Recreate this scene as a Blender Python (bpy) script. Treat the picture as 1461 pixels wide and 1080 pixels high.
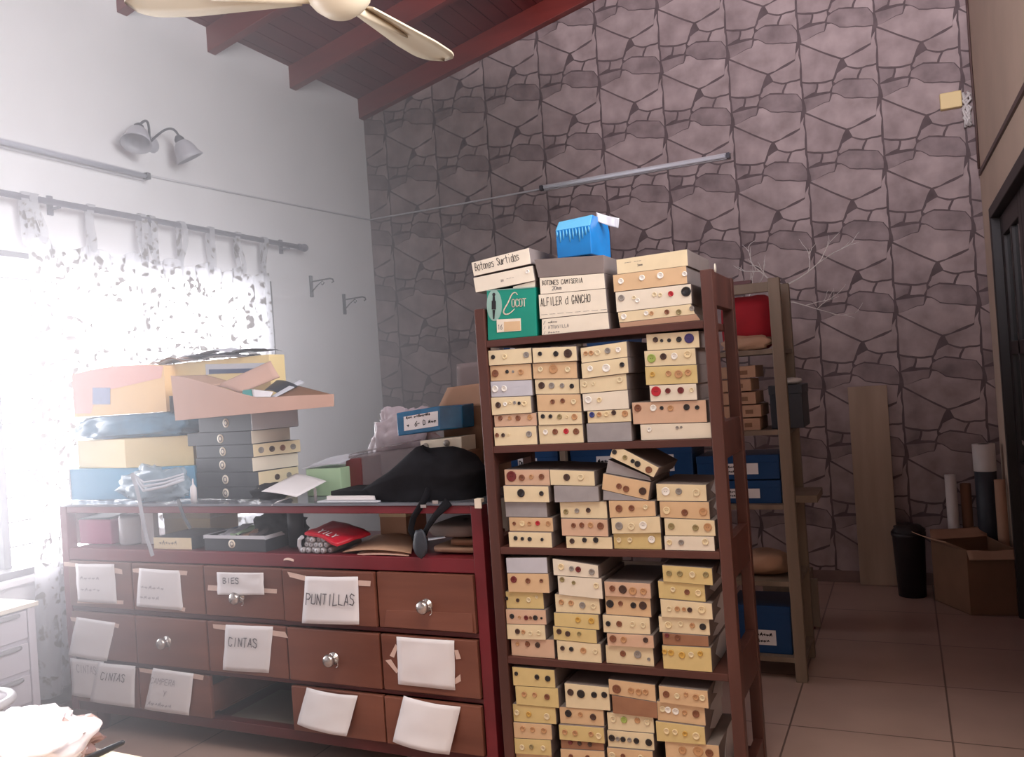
import bpy, bmesh, math, random
from math import pi, sin, cos, radians
from mathutils import Vector, Matrix, noise

S = bpy.context.scene
HAZE = 0.17          # density of the added volume imitating lens glare
for o in list(bpy.data.objects):
    bpy.data.objects.remove(o)

# ------------------------------------------------------------------ camera
F, YAW, PIT, ROL, HC = 1205.0, radians(24.9), radians(0.45), radians(-3.95), 1.45
fw = Vector((-sin(YAW) * cos(PIT), cos(YAW) * cos(PIT), sin(PIT)))
rt = Vector((cos(YAW), sin(YAW), 0))
up = rt.cross(fw)
rt, up = rt * cos(ROL) + up * sin(ROL), up * cos(ROL) - rt * sin(ROL)
cd = bpy.data.cameras.new('camera')
cam = bpy.data.objects.new('camera', cd)
S.collection.objects.link(cam)
cd.sensor_width = 36
cd.lens = 36 * F / 1461
cd.clip_start = 0.05
M3 = Matrix((rt, up, -fw)).transposed()
cam.matrix_world = Matrix.Translation((0, 0, HC)) @ M3.to_4x4()
S.camera = cam

# ------------------------------------------------------------------ light
S.view_settings.view_transform = 'Standard'
S.view_settings.look = 'None'
S.view_settings.gamma = 1.0
S.view_settings.use_curve_mapping = False
S.view_settings.exposure = -0.12
W = bpy.data.worlds.new('sky')
S.world = W
W.use_nodes = True
bg = W.node_tree.nodes['Background']
bg.inputs[0].default_value = (0.86, 0.92, 1.0, 1)
bg.inputs[1].default_value = 0.4


def area(name, loc, rot, sx, sy, power, col=(1, 1, 1), spread=180):
    l = bpy.data.lights.new(name, 'AREA')
    l.shape = 'RECTANGLE'
    l.size, l.size_y, l.energy, l.color = sx, sy, power, col
    l.spread = radians(spread)
    o = bpy.data.objects.new(name, l)
    o.location, o.rotation_euler = loc, rot
    o.visible_camera = True
    S.collection.objects.link(o)
    return o


# daylight at the curtained window, then three added lights with invented unseen openings
area('window_daylight', (-5.2, 3.4, 1.5), (0, radians(-90), radians(-27)), 2.6, 4.6, 560, (0.97, 0.95, 1.0), 116)
area('added_side_fill', (0.72, 1.65, 3.3), (0, radians(90), 0), 2.0, 2.3, 165, (0.96, 0.95, 1.0), 122)  # added fill from the right, brightens the left wall
area('added_front_fill', (-0.2, -1.95, 3.15), (radians(103), 0, 0), 1.2, 1.8, 66, (0.93, 0.88, 0.97), 52)  # added fill, tilted up to brighten the upper back wall
area('added_roof_fill', (-0.5, 0.55, 4.85), (0, 0, 0), 1.3, 1.5, 88, (1.0, 0.91, 0.78), 77)  # added fill over the rack fronts and the near floor

# ------------------------------------------------------------------ helpers


def ray(x, y):
    return fw + rt * ((x - 730.5) / F) - up * ((y - 540) / F)


def P(x, y, Y):                       # point of the pixel's sight line on the plane of depth Y
    d = ray(x, y)
    return Vector((0, 0, HC)) + d * (Y / d.y)


def PX(x, y, X):
    d = ray(x, y)
    return Vector((0, 0, HC)) + d * (X / d.x)


def PZ(x, y, Z):
    d = ray(x, y)
    return Vector((0, 0, HC)) + d * ((Z - HC) / d.z)


def lin(c):
    c = c / 255
    return c / 12.92 if c <= 0.04045 else ((c + 0.055) / 1.055) ** 2.4


MATS = {}


def mat(name, rgb, rough=0.6, var=0.08, scale=9, metal=0.0, spec=0.4, stretch=(1, 1, 1), bump=0.0, trans=0.0, coat=0.0, rgb2=None):
    if name in MATS:
        return MATS[name]
    m = bpy.data.materials.new(name)
    m.use_nodes = True
    nt = m.node_tree
    b = nt.nodes['Principled BSDF']
    tc = nt.nodes.new('ShaderNodeTexCoord')
    mp = nt.nodes.new('ShaderNodeMapping')
    mp.inputs['Scale'].default_value = stretch
    nz = nt.nodes.new('ShaderNodeTexNoise')
    nz.inputs['Scale'].default_value = scale
    nz.inputs['Detail'].default_value = 5
    nt.links.new(tc.outputs['Object'], mp.inputs[0])
    nt.links.new(mp.outputs[0], nz.inputs['Vector'])
    rmp = nt.nodes.new('ShaderNodeValToRGB')
    c = [lin(v) for v in rgb]
    c2 = [lin(v) for v in rgb2] if rgb2 else None
    rmp.color_ramp.elements[0].position = 0.3
    rmp.color_ramp.elements[1].position = 0.7
    rmp.color_ramp.elements[0].color = (*[v * (1 - var) for v in c], 1)
    rmp.color_ramp.elements[1].color = (*(c2 or [min(1, v * (1 + var)) for v in c]), 1)
    nt.links.new(nz.outputs['Fac'], rmp.inputs[0])
    nt.links.new(rmp.outputs[0], b.inputs['Base Color'])
    b.inputs['Roughness'].default_value = rough
    b.inputs['Metallic'].default_value = metal
    b.inputs['Specular IOR Level'].default_value = spec
    b.inputs['Coat Weight'].default_value = coat
    if bump:
        bp = nt.nodes.new('ShaderNodeBump')
        bp.inputs['Strength'].default_value = bump
        bp.inputs['Distance'].default_value = 0.01
        nt.links.new(nz.outputs['Fac'], bp.inputs['Height'])
        nt.links.new(bp.outputs[0], b.inputs['Normal'])
    if trans:
        tr = nt.nodes.new('ShaderNodeBsdfTransparent')
        mx = nt.nodes.new('ShaderNodeMixShader')
        mx.inputs[0].default_value = trans
        out = nt.nodes['Material Output']
        nt.links.new(b.outputs[0], mx.inputs[1])
        nt.links.new(tr.outputs[0], mx.inputs[2])
        nt.links.new(mx.outputs[0], out.inputs[0])
    MATS[name] = m
    return m


class B:
    """collects shapes, in world metres, for one mesh object"""

    def __init__(s):
        s.bm = bmesh.new()

    def face(s, vs, mi=0, smooth=False):
        try:
            f = s.bm.faces.new(vs)
            f.material_index = mi
            f.smooth = smooth
            return f
        except ValueError:
            return None

    def hexa(s, p, mi=0):               # p: bottom 4 then top 4
        v = [s.bm.verts.new(q) for q in p]
        for q in ((3, 2, 1, 0), (4, 5, 6, 7), (0, 1, 5, 4), (1, 2, 6, 5), (2, 3, 7, 6), (3, 0, 4, 7)):
            s.face([v[i] for i in q], mi)

    def box(s, x0, x1, y0, y1, z0, z1, mi=0):
        s.hexa([(x0, y0, z0), (x1, y0, z0), (x1, y1, z0), (x0, y1, z0), (x0, y0, z1), (x1, y0, z1), (x1, y1, z1), (x0, y1, z1)], mi)

    def obox(s, c, u, v, w, mi=0):      # oriented box, half vectors
        c, u, v, w = map(Vector, (c, u, v, w))
        s.hexa([c - u - v - w, c + u - v - w, c + u + v - w, c - u + v - w, c - u - v + w, c + u - v + w, c + u + v + w, c - u + v + w], mi)

    def prism(s, pts, d, mi=0):         # polygon extruded by the vector d
        d = Vector(d)
        a = [s.bm.verts.new(p) for p in pts]
        b = [s.bm.verts.new(Vector(p) + d) for p in pts]
        s.face(a[::-1], mi)
        s.face(b, mi)
        for i in range(len(a)):
            j = (i + 1) % len(a)
            s.face([a[i], a[j], b[j], b[i]], mi)

    def tube(s, pts, r, n=8, mi=0, caps=True, squash=None):
        pts = [Vector(p) for p in pts]
        rr = r if isinstance(r, (list, tuple)) else [r] * len(pts)
        rings = []
        ref = None
        for i, p in enumerate(pts):
            t = (pts[min(i + 1, len(pts) - 1)] - pts[max(i - 1, 0)]).normalized()
            if ref is None:
                ref = Vector((0, 0, 1)) if abs(t.z) < 0.9 else Vector((1, 0, 0))
            a = (ref - t * ref.dot(t)).normalized()
            ref = a
            b = t.cross(a)
            k = squash or 1
            rings.append([s.bm.verts.new(p + (a * cos(2 * pi * j / n) + b * (k * sin(2 * pi * j / n))) * rr[i]) for j in range(n)])
        for a, b in zip(rings, rings[1:]):
            for j in range(n):
                s.face([a[j], a[(j + 1) % n], b[(j + 1) % n], b[j]], mi, True)
        if caps:
            s.face(rings[0][::-1], mi)
            s.face(rings[-1], mi)

    def lathe(s, prof, c, ax=(0, 0, 1), n=20, mi=0):   # prof: (r, h)
        c, ax = Vector(c), Vector(ax).normalized()
        a = ax.orthogonal().normalized()
        b = ax.cross(a)
        rings = []
        for r, h in prof:
            if r < 1e-6:
                rings.append([s.bm.verts.new(c + ax * h)])
            else:
                rings.append([s.bm.verts.new(c + ax * h + (a * cos(2 * pi * j / n) + b * sin(2 * pi * j / n)) * r) for j in range(n)])
        for A, C in zip(rings, rings[1:]):
            for j in range(n):
                k = (j + 1) % n
                if len(A) == 1 and len(C) == 1:
                    continue
                if len(A) == 1:
                    s.face([A[0], C[k], C[j]], mi, True)
                elif len(C) == 1:
                    s.face([A[j], A[k], C[0]], mi, True)
                else:
                    s.face([A[j], A[k], C[k], C[j]], mi, True)

    def grid(s, fn, n, m, mi=0, thick=0.0, smooth=True):   # fn(u, v) -> point
        def lay(off):
            g = []
            for i in range(n + 1):
                g.append([s.bm.verts.new(Vector(fn(i / n, j / m)) + off) for j in range(m + 1)])
            return g
        A = lay(Vector((0, 0, 0)))
        for i in range(n):
            for j in range(m):
                s.face([A[i][j], A[i + 1][j], A[i + 1][j + 1], A[i][j + 1]], mi, smooth)
        if thick:
            e = 1e-3
            p0, p1, p2 = Vector(fn(0.5, 0.5)), Vector(fn(0.5 + e, 0.5)), Vector(fn(0.5, 0.5 + e))
            nrm = (p1 - p0).cross(p2 - p0)
            nrm = nrm.normalized() * -thick if nrm.length > 0 else Vector((0, 0, -thick))
            C = lay(nrm)
            for i in range(n):
                for j in range(m):
                    s.face([C[i][j], C[i][j + 1], C[i + 1][j + 1], C[i + 1][j]], mi, smooth)
            for i in range(n):
                s.face([A[i][0], C[i][0], C[i + 1][0], A[i + 1][0]], mi)
                s.face([A[i][m], A[i + 1][m], C[i + 1][m], C[i][m]], mi)
            for j in range(m):
                s.face([A[0][j], A[0][j + 1], C[0][j + 1], C[0][j]], mi)
                s.face([A[n][j], C[n][j], C[n][j + 1], A[n][j + 1]], mi)

    def sheet(s, c00, c10, c11, c01, mi=0, n=8, m=8, thick=0.0006, bend=0.0, nz=0.0, seed=0):
        c00, c10, c11, c01 = map(Vector, (c00, c10, c11, c01))
        nr = (c10 - c00).cross(c01 - c00).normalized()

        def fn(u, v):
            p = (c00 * (1 - u) + c10 * u) * (1 - v) + (c01 * (1 - u) + c11 * u) * v
            k = bend * 4 * u * (1 - u)
            if nz:
                k += nz * noise.noise(Vector((u * 3 + seed, v * 3, seed * 1.7)))
            return p + nr * k
        s.grid(fn, n, m, mi, thick)

    def blob(s, c, size, seed=0, amp=0.2, freq=2.0, n=28, m=18, mi=0, flat=0.0, power=2.4, crease=0.0, ftop=0.0):
        c = Vector(c)

        def fn(u, v):
            th, ph = 2 * pi * u, pi * (v - 0.5) * 0.998
            e = 2 / power
            sg = lambda x: math.copysign(abs(x) ** e, x)
            d = Vector((sg(cos(ph)) * sg(cos(th)), sg(cos(ph)) * sg(sin(th)), sg(sin(ph))))
            q = Vector((cos(ph) * cos(th), cos(ph) * sin(th), sin(ph)))
            k = 1 + amp * noise.noise(q * freq + Vector((seed * 3.1, seed, 7)))
            if crease:
                k -= crease * abs(noise.noise(q * freq * 2.3 + Vector((seed, 2 * seed, 1))))
            p = Vector((d.x * size[0], d.y * size[1], d.z * size[2])) * k
            if flat and p.z < -size[2] * flat:
                p.z = -size[2] * flat + 0.02 * (p.z + size[2] * flat)
            if ftop and p.z > size[2] * ftop:
                p.z = size[2] * ftop + 0.02 * (p.z - size[2] * ftop)
            return c + p
        g = [[s.bm.verts.new(fn(i / n, j / m)) for j in range(m + 1)] for i in range(n)]
        for i in range(n):
            for j in range(m):
                s.face([g[i][j], g[(i + 1) % n][j], g[(i + 1) % n][j + 1], g[i][j + 1]], mi, True)


def obj(name, b, mats, parent=None, bevel=0.0, loc=None):
    me = bpy.data.meshes.new(name)
    bm = b.bm
    bmesh.ops.recalc_face_normals(bm, faces=bm.faces)
    root = parent
    if parent is not None:
        while root.parent is not None:
            root = root.parent
        off = Vector(root.location)
    elif loc is not None:
        off = Vector(loc)
    else:
        xs = [v.co for v in bm.verts]
        lo = [min(v[i] for v in xs) for i in range(3)]
        hi = [max(v[i] for v in xs) for i in range(3)]
        off = Vector(((lo[0] + hi[0]) / 2, (lo[1] + hi[1]) / 2, lo[2]))
    bmesh.ops.translate(bm, vec=-off, verts=bm.verts)
    bm.to_mesh(me)
    bm.free()
    for m in (mats if isinstance(mats, (list, tuple)) else [mats]):
        me.materials.append(m)
    o = bpy.data.objects.new(name, me)
    S.collection.objects.link(o)
    if parent is not None:
        o.parent = parent
        o.location = (0, 0, 0) if parent is root or True else o.location
    else:
        o.location = off
    if bevel:
        md = o.modifiers.new('soft_edge', 'BEVEL')
        md.width = bevel
        md.segments = 2
        md.limit_method = 'ANGLE'
        md.angle_limit = radians(50)
    return o


USED = {}


def tag(o, label, cat, group=None, kind=None):
    o['label'] = label
    o['category'] = cat
    if group:
        o['group'] = group
    if kind:
        o['kind'] = kind
    if label in USED and not group:
        print('DUP LABEL', label)
    USED[label] = 1
    return o


def thing(name, label, cat, loc, group=None):
    o = bpy.data.objects.new(name, None)
    o.empty_display_size = 0.05
    S.collection.objects.link(o)
    o.location = loc
    return tag(o, label, cat, group)


def struct(o):
    o['kind'] = 'structure'
    return o


def sroot(name, loc):
    o = bpy.data.objects.new(name, None)
    S.collection.objects.link(o)
    o.location = loc
    o['kind'] = 'structure'
    return o


# single-stroke handwriting: points are digit pairs x(0-4) y(0-6)
GL = {
    'A': '00 26 40|12 32', 'B': '00 06 26 35 23 03|23 42 41 20 00', 'C': '45 36 16 04 02 10 30 41', 'D': '00 06 26 44 42 20 00',
    'E': '40 00 06 46|03 33', 'F': '00 06 46|03 33', 'G': '45 36 16 04 02 10 30 42 22', 'H': '00 06|40 46|03 43', 'I': '20 26',
    'J': '01 10 20 31 36', 'L': '06 00 40', 'M': '00 06 23 46 40', 'N': '00 06 40 46', 'O': '10 01 05 16 36 45 41 30 10',
    'P': '00 06 36 45 44 33 03', 'R': '00 06 36 45 44 33 03|23 40', 'S': '45 36 16 05 14 33 42 41 30 10 01', 'T': '20 26|06 46',
    'U': '06 01 10 30 41 46', 'V': '06 20 46', 'Y': '06 23 46|23 20', 'Z': '06 46 00 40',
    'a': '44 24 12 11 20 31 44 40', 'e': '02 32 43 34 14 03 01 10 30 41', 'i': '20 24|26 26', 'n': '00 04|03 24 33 30', 'o': '10 01 03 14 34 43 41 30 10',
    'r': '00 04|02 24 44', 's': '44 14 03 32 41 30 00', 't': '26 21 30|04 44', 'u': '04 01 10 30 44 40', 'd': '34 14 03 01 10 30|46 40', 'l': '20 26',
    'm': '00 04|03 14 22 20|23 34 43 40', '1': '15 26 20', '2': '05 16 36 45 43 00 40', '6': '46 14 02 01 10 30 41 42 33 13', '7': '06 46 10', '0': '10 01 05 16 36 45 41 30 10',
    '.': '20 21', '/': '00 46', '-': '03 43', ' ': '', '~': '02 13 21 33 42', '_': '03 22 34 42', '^': '01 14 22 35 41',
}


def write(b, text, o, u, v, h, w, th, mi=1, gap=0.3, jit=0.0, seed=1):
    """strokes of text on a plane: o bottom-left, u and v unit vectors, h letter height, w letter advance, th line width"""
    rnd = random.Random(seed)
    u, v, o = Vector(u), Vector(v), Vector(o)
    nrm = u.cross(v).normalized()
    x = 0.0
    cw = w * (1 - gap)
    for ch in text:
        for st in GL.get(ch, GL.get(ch.upper(), '')).split('|'):
            q = []
            for t in st.split():
                px = x + (int(t[0]) / 4) * cw + rnd.uniform(-jit, jit) * cw
                py = (int(t[1]) / 6) * h + rnd.uniform(-jit, jit) * h
                q.append(o + u * px + v * py)
            for a, c in zip(q, q[1:]):
                d = c - a
                if d.length < 1e-6:
                    d = u * th * 0.6
                    a, c = a - d, a + d
                d = d.normalized()
                sd = nrm.cross(d) * (th / 2)
                a, c = a - d * th * 0.4, c + d * th * 0.4
                vs = [b.bm.verts.new(p + nrm * 0.0005) for p in (a - sd, c - sd, c + sd, a + sd)]
                b.face(vs, mi)
        x += w
    return x


# ------------------------------------------------------------------ materials
def wood(name, a, c, axis='x', scale=6.0, rough=0.45, coat=0.0, spec=0.4):
    st = {'x': (0.12, 1, 1), 'y': (1, 0.12, 1), 'z': (1, 1, 0.12)}[axis]
    return mat(name, a, rough, 0.15, scale * 3, 0, spec, st, 0.05, 0, coat, rgb2=c)


m_white = mat('white_plaster', (234, 232, 234), 0.85, 0.03, 3, spec=0.2, bump=0.03)
m_rightwall = mat('aged_cream_plaster', (200, 178, 160), 0.85, 0.06, 2.5, spec=0.2, bump=0.03)
m_grout = mat('stone_print_grout', (94, 80, 81), 0.75, 0.2, 14)
m_st = [mat('stone_print_light', (150, 131, 129), 0.6, 0.2, 6, bump=0.08, rgb2=(176, 157, 155)),
        mat('stone_print_mid', (142, 123, 122), 0.6, 0.2, 6, bump=0.08, rgb2=(168, 149, 147)),
        mat('stone_print_dark', (127, 109, 109), 0.6, 0.22, 7, bump=0.08, rgb2=(153, 135, 134))]
m_plank = wood('varnished_ceiling_plank', (104, 46, 49), (122, 58, 58), 'y', 3, 0.4)
m_beam = wood('varnished_beam', (112, 46, 43), (130, 56, 50), 'x', 3, 0.35, 0.1)
m_trim = mat('dark_trim', (84, 62, 58), 0.5, 0.1)
m_rackwood = wood('dark_rack_wood', (76, 45, 39), (92, 55, 47), 'z', 4, 0.45)
m_rackshelf = wood('dark_shelf_wood', (76, 44, 38), (92, 54, 46), 'x', 4, 0.45)
m_pale = wood('pale_rack_wood', (122, 106, 90), (138, 120, 104), 'z', 4, 0.6)
m_drawer = wood('drawer_front_wood', (106, 62, 50), (128, 80, 64), 'x', 3, 0.4)
m_redpaint = mat('red_brown_paint', (112, 30, 40), 0.35, 0.14, 6, spec=0.5)
m_darkred = mat('dark_red_brown_paint', (84, 36, 36), 0.4, 0.14, 6)
m_cream = mat('cream_label', (222, 205, 170), 0.6, 0.06, 14)
m_tan = mat('tan_label', (210, 178, 140), 0.6, 0.07, 14)
m_yel = mat('yellowed_label', (208, 186, 130), 0.6, 0.07, 14)
m_pinkt = mat('pinkish_label', (206, 172, 146), 0.6, 0.07, 14)
m_palew = mat('off_white_label', (224, 214, 196), 0.55, 0.05, 14)
m_grey = mat('grey_wrapped_end', (152, 148, 150), 0.35, 0.12, 16)
m_silver = mat('silvery_plastic_end', (190, 190, 198), 0.3, 0.08, 12)
m_bshade = mat('brown_label', (150, 108, 82), 0.6, 0.14, 14)
m_sleeve = mat('dark_grey_cardboard', (122, 110, 106), 0.7, 0.1, 12)
m_sidep = mat('grey_side_patch', (176, 172, 174), 0.7, 0.05, 10)
m_ink = mat('black_ink', (34, 32, 36), 0.6, 0.02)
m_ink2 = mat('faded_ink', (104, 100, 106), 0.6, 0.05)
m_ink3 = mat('very_faded_ink', (168, 162, 168), 0.7, 0.05)
m_paper = mat('white_paper', (222, 218, 220), 0.7, 0.03, 5)
m_paper2 = mat('greyish_paper', (196, 198, 206), 0.7, 0.04, 5)
m_tape = mat('masking_tape', (206, 178, 166), 0.6, 0.06, 10)
m_metal = mat('brushed_steel', (186, 180, 176), 0.25, 0.05, 10, metal=0.9)
m_blue = mat('bright_blue_plastic', (24, 116, 184), 0.25, 0.16, 9, spec=0.6)
m_bluel = mat('light_blue_card', (92, 166, 204), 0.5, 0.05, 5)
m_blued = mat('deep_blue_card', (20, 62, 108), 0.4, 0.1, 5)
m_bluew = mat('blue_plastic_wrap', (70, 120, 148), 0.22, 0.25, 9, spec=0.7, bump=0.4)
m_black = mat('black_fabric', (22, 22, 27), 0.85, 0.2, 25, bump=0.1, spec=0.2)
m_slate = mat('black_card', (50, 54, 62), 0.5, 0.1, 6)
m_green = mat('green_card', (24, 138, 118), 0.4, 0.06, 5)
m_greenl = mat('pale_green_card', (176, 206, 168), 0.5, 0.06, 5)
m_oval = mat('grey_green_print', (142, 176, 166), 0.5, 0.05, 5)
m_kraft = mat('kraft_cardboard', (176, 140, 116), 0.75, 0.06, 8)
m_kraftp = mat('pinkish_cardboard', (196, 160, 144), 0.75, 0.05, 6)
m_kraftd = mat('brown_cardboard', (124, 90, 68), 0.75, 0.07, 8)
m_orange = mat('orange_card', (238, 196, 136), 0.5, 0.04, 4)
m_pink = mat('salmon_card', (232, 178, 166), 0.5, 0.04, 4)
m_yellow = mat('pale_yellow_card', (230, 206, 150), 0.5, 0.04, 4)
m_magenta = mat('pink_plastic', (178, 62, 116), 0.4, 0.08, 5)
m_red = mat('red_plastic', (196, 28, 50), 0.3, 0.08, 6, spec=0.6)
m_redf = mat('red_fabric', (150, 18, 32), 0.8, 0.12, 9)
m_mar = mat('maroon_card', (112, 44, 44), 0.5, 0.08, 6)
m_plastic = mat('milky_plastic', (206, 206, 212), 0.25, 0.06, 8, spec=0.7, trans=0.25, bump=0.15)
m_clear = mat('clear_plastic', (150, 138, 142), 0.15, 0.06, 8, spec=0.8, trans=0.5, bump=0.15)
m_bagw = mat('white_plastic_bag', (226, 220, 226), 0.3, 0.04, 8, spec=0.6, bump=0.2)
m_fan = mat('cream_enamel', (206, 192, 166), 0.4, 0.04, 4)
m_iron = mat('wrought_iron', (70, 68, 74), 0.5, 0.1, 10, metal=0.3)
m_frost = mat('frosted_glass', (176, 174, 182), 0.35, 0.03, 4, spec=0.6)
m_tube = mat('fluorescent_tube_glass', (224, 226, 232), 0.3, 0.02)
m_fix = mat('white_enamel', (206, 204, 208), 0.4, 0.03)
m_cable = mat('grey_white_cable', (196, 194, 198), 0.5, 0.03)
m_rod = mat('dark_curtain_rod', (98, 92, 104), 0.4, 0.1)
m_wframe = mat('dark_window_frame', (70, 64, 64), 0.5, 0.08)
m_dglass = mat('dark_green_glass', (30, 40, 38), 0.08, 0.1, 3, spec=0.7)
m_door = mat('dark_door_wood', (36, 28, 27), 0.45, 0.12, 6)
m_bag = mat('dark_bin_plastic', (40, 34, 36), 0.5, 0.1, 6)
m_unit = mat('lilac_white_plastic', (196, 188, 196), 0.4, 0.04, 5)
m_board = wood('pale_board', (160, 136, 116), (174, 150, 130), 'z', 3, 0.6)
m_wpaint = mat('worn_white_wood', (206, 200, 196), 0.5, 0.05)
m_navy = mat('dark_blue_window', (62, 78, 112), 0.4, 0.08)
m_teal = mat('teal_card', (70, 150, 146), 0.5, 0.08)
BC = {'k': (26, 22, 22), 'd': (64, 42, 32), 'b': (122, 74, 48), 't': (184, 140, 98), 'w': (228, 224, 216), 'c': (222, 202, 160), 'g': (138, 132, 126),
      'r': (176, 24, 40), 'o': (142, 128, 86), 'y': (196, 156, 72), 'u': (44, 58, 120), 'p': (216, 200, 164), 'm': (106, 28, 28), 'v': (52, 40, 96), 'n': (150, 168, 84)}
BN = {'k': 'black', 'd': 'dark', 'b': 'brown', 't': 'tan', 'w': 'white', 'c': 'cream', 'g': 'grey', 'r': 'red', 'o': 'olive', 'y': 'gold', 'u': 'blue', 'p': 'pale',
      'm': 'maroon', 'v': 'violet', 'n': 'green'}
m_btn = {k: mat('button_' + BN[k], v, 0.3, 0.05, 10, spec=0.6) for k, v in BC.items()}

# ------------------------------------------------------------------ room shell
XL, XR, YB, YF = -3.98, 0.5, 5.97, -1.8
ZE, SL = 3.92, 0.2286          # eave height, ceiling slope


def zc(x):
    return ZE + SL * (x - XL)


b = B()
b.box(XL - 0.3, XR + 0.3, YF - 0.3, YB + 0.3, -0.1, 0)
m_floor = bpy.data.materials.new('glazed_floor_tiles')
m_floor.use_nodes = True
nt = m_floor.node_tree
pb = nt.nodes['Principled BSDF']
tc = nt.nodes.new('ShaderNodeTexCoord')
mp = nt.nodes.new('ShaderNodeMapping')
mp.inputs['Location'].default_value = (0.60 + 0.5, -3.455 + 0.5, 0)
br = nt.nodes.new('ShaderNodeTexBrick')
br.offset = 0
br.inputs['Scale'].default_value = 1
br.inputs['Brick Width'].default_value = 0.586
br.inputs['Row Height'].default_value = 0.586
br.inputs['Mortar Size'].default_value = 0.004
br.inputs['Color1'].default_value = (lin(188), lin(160), lin(148), 1)
br.inputs['Color2'].default_value = (lin(182), lin(153), lin(141), 1)
br.inputs['Mortar'].default_value = (lin(120), lin(98), lin(90), 1)
nz = nt.nodes.new('ShaderNodeTexNoise')
nz.inputs['Scale'].default_value = 5
mixc = nt.nodes.new('ShaderNodeMixRGB')
mixc.blend_type = 'MULTIPLY'
mixc.inputs[0].default_value = 0.25
nt.links.new(tc.outputs['Object'], mp.inputs[0])
nt.links.new(mp.outputs[0], br.inputs['Vector'])
nt.links.new(tc.outputs['Object'], nz.inputs['Vector'])
nt.links.new(br.outputs['Color'], mixc.inputs[1])
nt.links.new(nz.outputs['Fac'], mixc.inputs[2])
nt.links.new(mixc.outputs[0], pb.inputs['Base Color'])
pb.inputs['Roughness'].default_value = 0.28
struct(obj('floor', b, m_floor, loc=(0, 0, 0)))

# side wall with the window
WY0, WY1, WZ0, WZ1 = 1.75, 4.66, 0.68, 2.29
b = B()
T = 0.18
b.box(XL - T, XL, YF, WY0, 0, 4.1)
b.box(XL - T, XL, WY1, YB + 0.2, 0, 4.1)
b.box(XL - T, XL, WY0, WY1, 0, WZ0)
b.box(XL - T, XL, WY0, WY1, WZ1, 4.1)
struct(obj('wall_left', b, m_white))
# wall behind the camera with a high opening added for the front fill
b = B()
b.box(XL - T, -2.9, YF - T, YF, 0, 5.2)
b.box(0.35, XR + T, YF - T, YF, 0, 5.2)
b.box(-2.9, 0.35, YF - T, YF, 0, 2.2)
b.box(-2.9, 0.35, YF - T, YF, 4.1, 5.2)
struct(obj('wall_front', b, m_white))
# wall with the glazed door
DY0, DY1, DZ = 3.5, 5.33, 2.235
b = B()
b.box(XR, XR + T, YF, .5, 0, 5.2)
b.box(XR, XR + T, 2.8, DY0, 0, 5.2)
b.box(XR, XR + T, .5, 2.8, 0, 2.3)  # opening above is added for the unseen side fill
b.box(XR, XR + T, .5, 2.8, 4.3, 5.2)
b.box(XR, XR + T, DY1, YB + 0.2, 0, 5.2)
b.box(XR, XR + T, DY0, DY1, DZ, 5.2)
struct(obj('wall_right', b, m_rightwall))

# stone-print wallpaper wall: one repeat of the print, laid in rows and columns
TILE = [
    (1, [(0, .02), (.52, .36), (.44, .52), (.40, .62), (.2, .60), (0, .56)]),
    (2, [(0, .58), (.19, .62), (.17, .74), (0, .79)]),
    (1, [(.21, .62), (.39, .64), (.40, .70), (.35, .77), (.19, .76)]),
    (0, [(.56, .37), (.92, .24), (.98, .06), (.98, .5), (.78, .52), (.60, .46)]),
    (1, [(.46, .53), (.59, .47), (.76, .54), (.72, .66), (.56, .62), (.44, .68), (.41, .66)]),
    (0, [(.78, .54), (.98, .52), (.98, .80), (.92, .72), (.74, .67)]),
    (2, [(0, .81), (.36, .79), (.33, .90), (.02, 1.0)]),
    (2, [(.40, .71), (.555, .64), (.91, .72), (.965, .80), (.965, .97), (.545, .91), (.43, .81), (.375, .78)]),
    (0, [(.01, 1.0), (.33, .91), (.38, .81), (.43, .82), (.545, .92), (.95, .985), (.93, 1.13), (.915, 1.21), (.54, 1.35)]),
]
b = B()
b.box(XL - T, XR + T, YB, YB + T, 0, 5.1, 0)
U, V = 0.4685, 0.4645
rnd = random.Random(4)
for r in range(-4, 9):
    for c in range(-2, 10):
        ox, oz = -3.769 + c * U, 3.594 - r * V
        if ox > XR or ox + U * 1.2 < XL or oz < -0.5:
            continue
        for tone, poly in TILE:
            cu = sum(p[0] for p in poly) / len(poly)
            cv = sum(p[1] for p in poly) / len(poly)
            pts = []
            n = len(poly)
            for i in range(n):
                p, q = poly[i], poly[(i + 1) % n]
                for k in range(4):
                    t = k / 4
                    x, y = p[0] + (q[0] - p[0]) * t, p[1] + (q[1] - p[1]) * t
                    x += 0.022 * noise.noise(Vector((x * 7, y * 7, 3.3)))
                    y += 0.022 * noise.noise(Vector((x * 7, y * 7, 9.1)))
                    dx, dy = cu - x, cv - y
                    L = math.hypot(dx, dy)
                    x, y = x + dx / L * 0.003, y + dy / L * 0.003
                    X, Z = ox + x * U, oz - y * V
                    pts.append((min(max(X, XL), XR), min(max(Z, 0), 5.1)))
            if max(p[0] for p in pts) - min(p[0] for p in pts) < 0.01 or max(p[1] for p in pts) - min(p[1] for p in pts) < 0.01:
                continue
            t = tone
            vs = [b.bm.verts.new((x, YB - 0.0015, z)) for x, z in pts]
            b.face(vs, 1 + t)
struct(obj('wall_back', b, [m_grout] + m_st, loc=(0, YB, 0)))

# sloping boarded ceiling and its beams
HX0, HX1, HY0, HY1 = -1.2, 0.2, -0.3, 1.4     # roof opening added for the unseen roof fill


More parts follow.
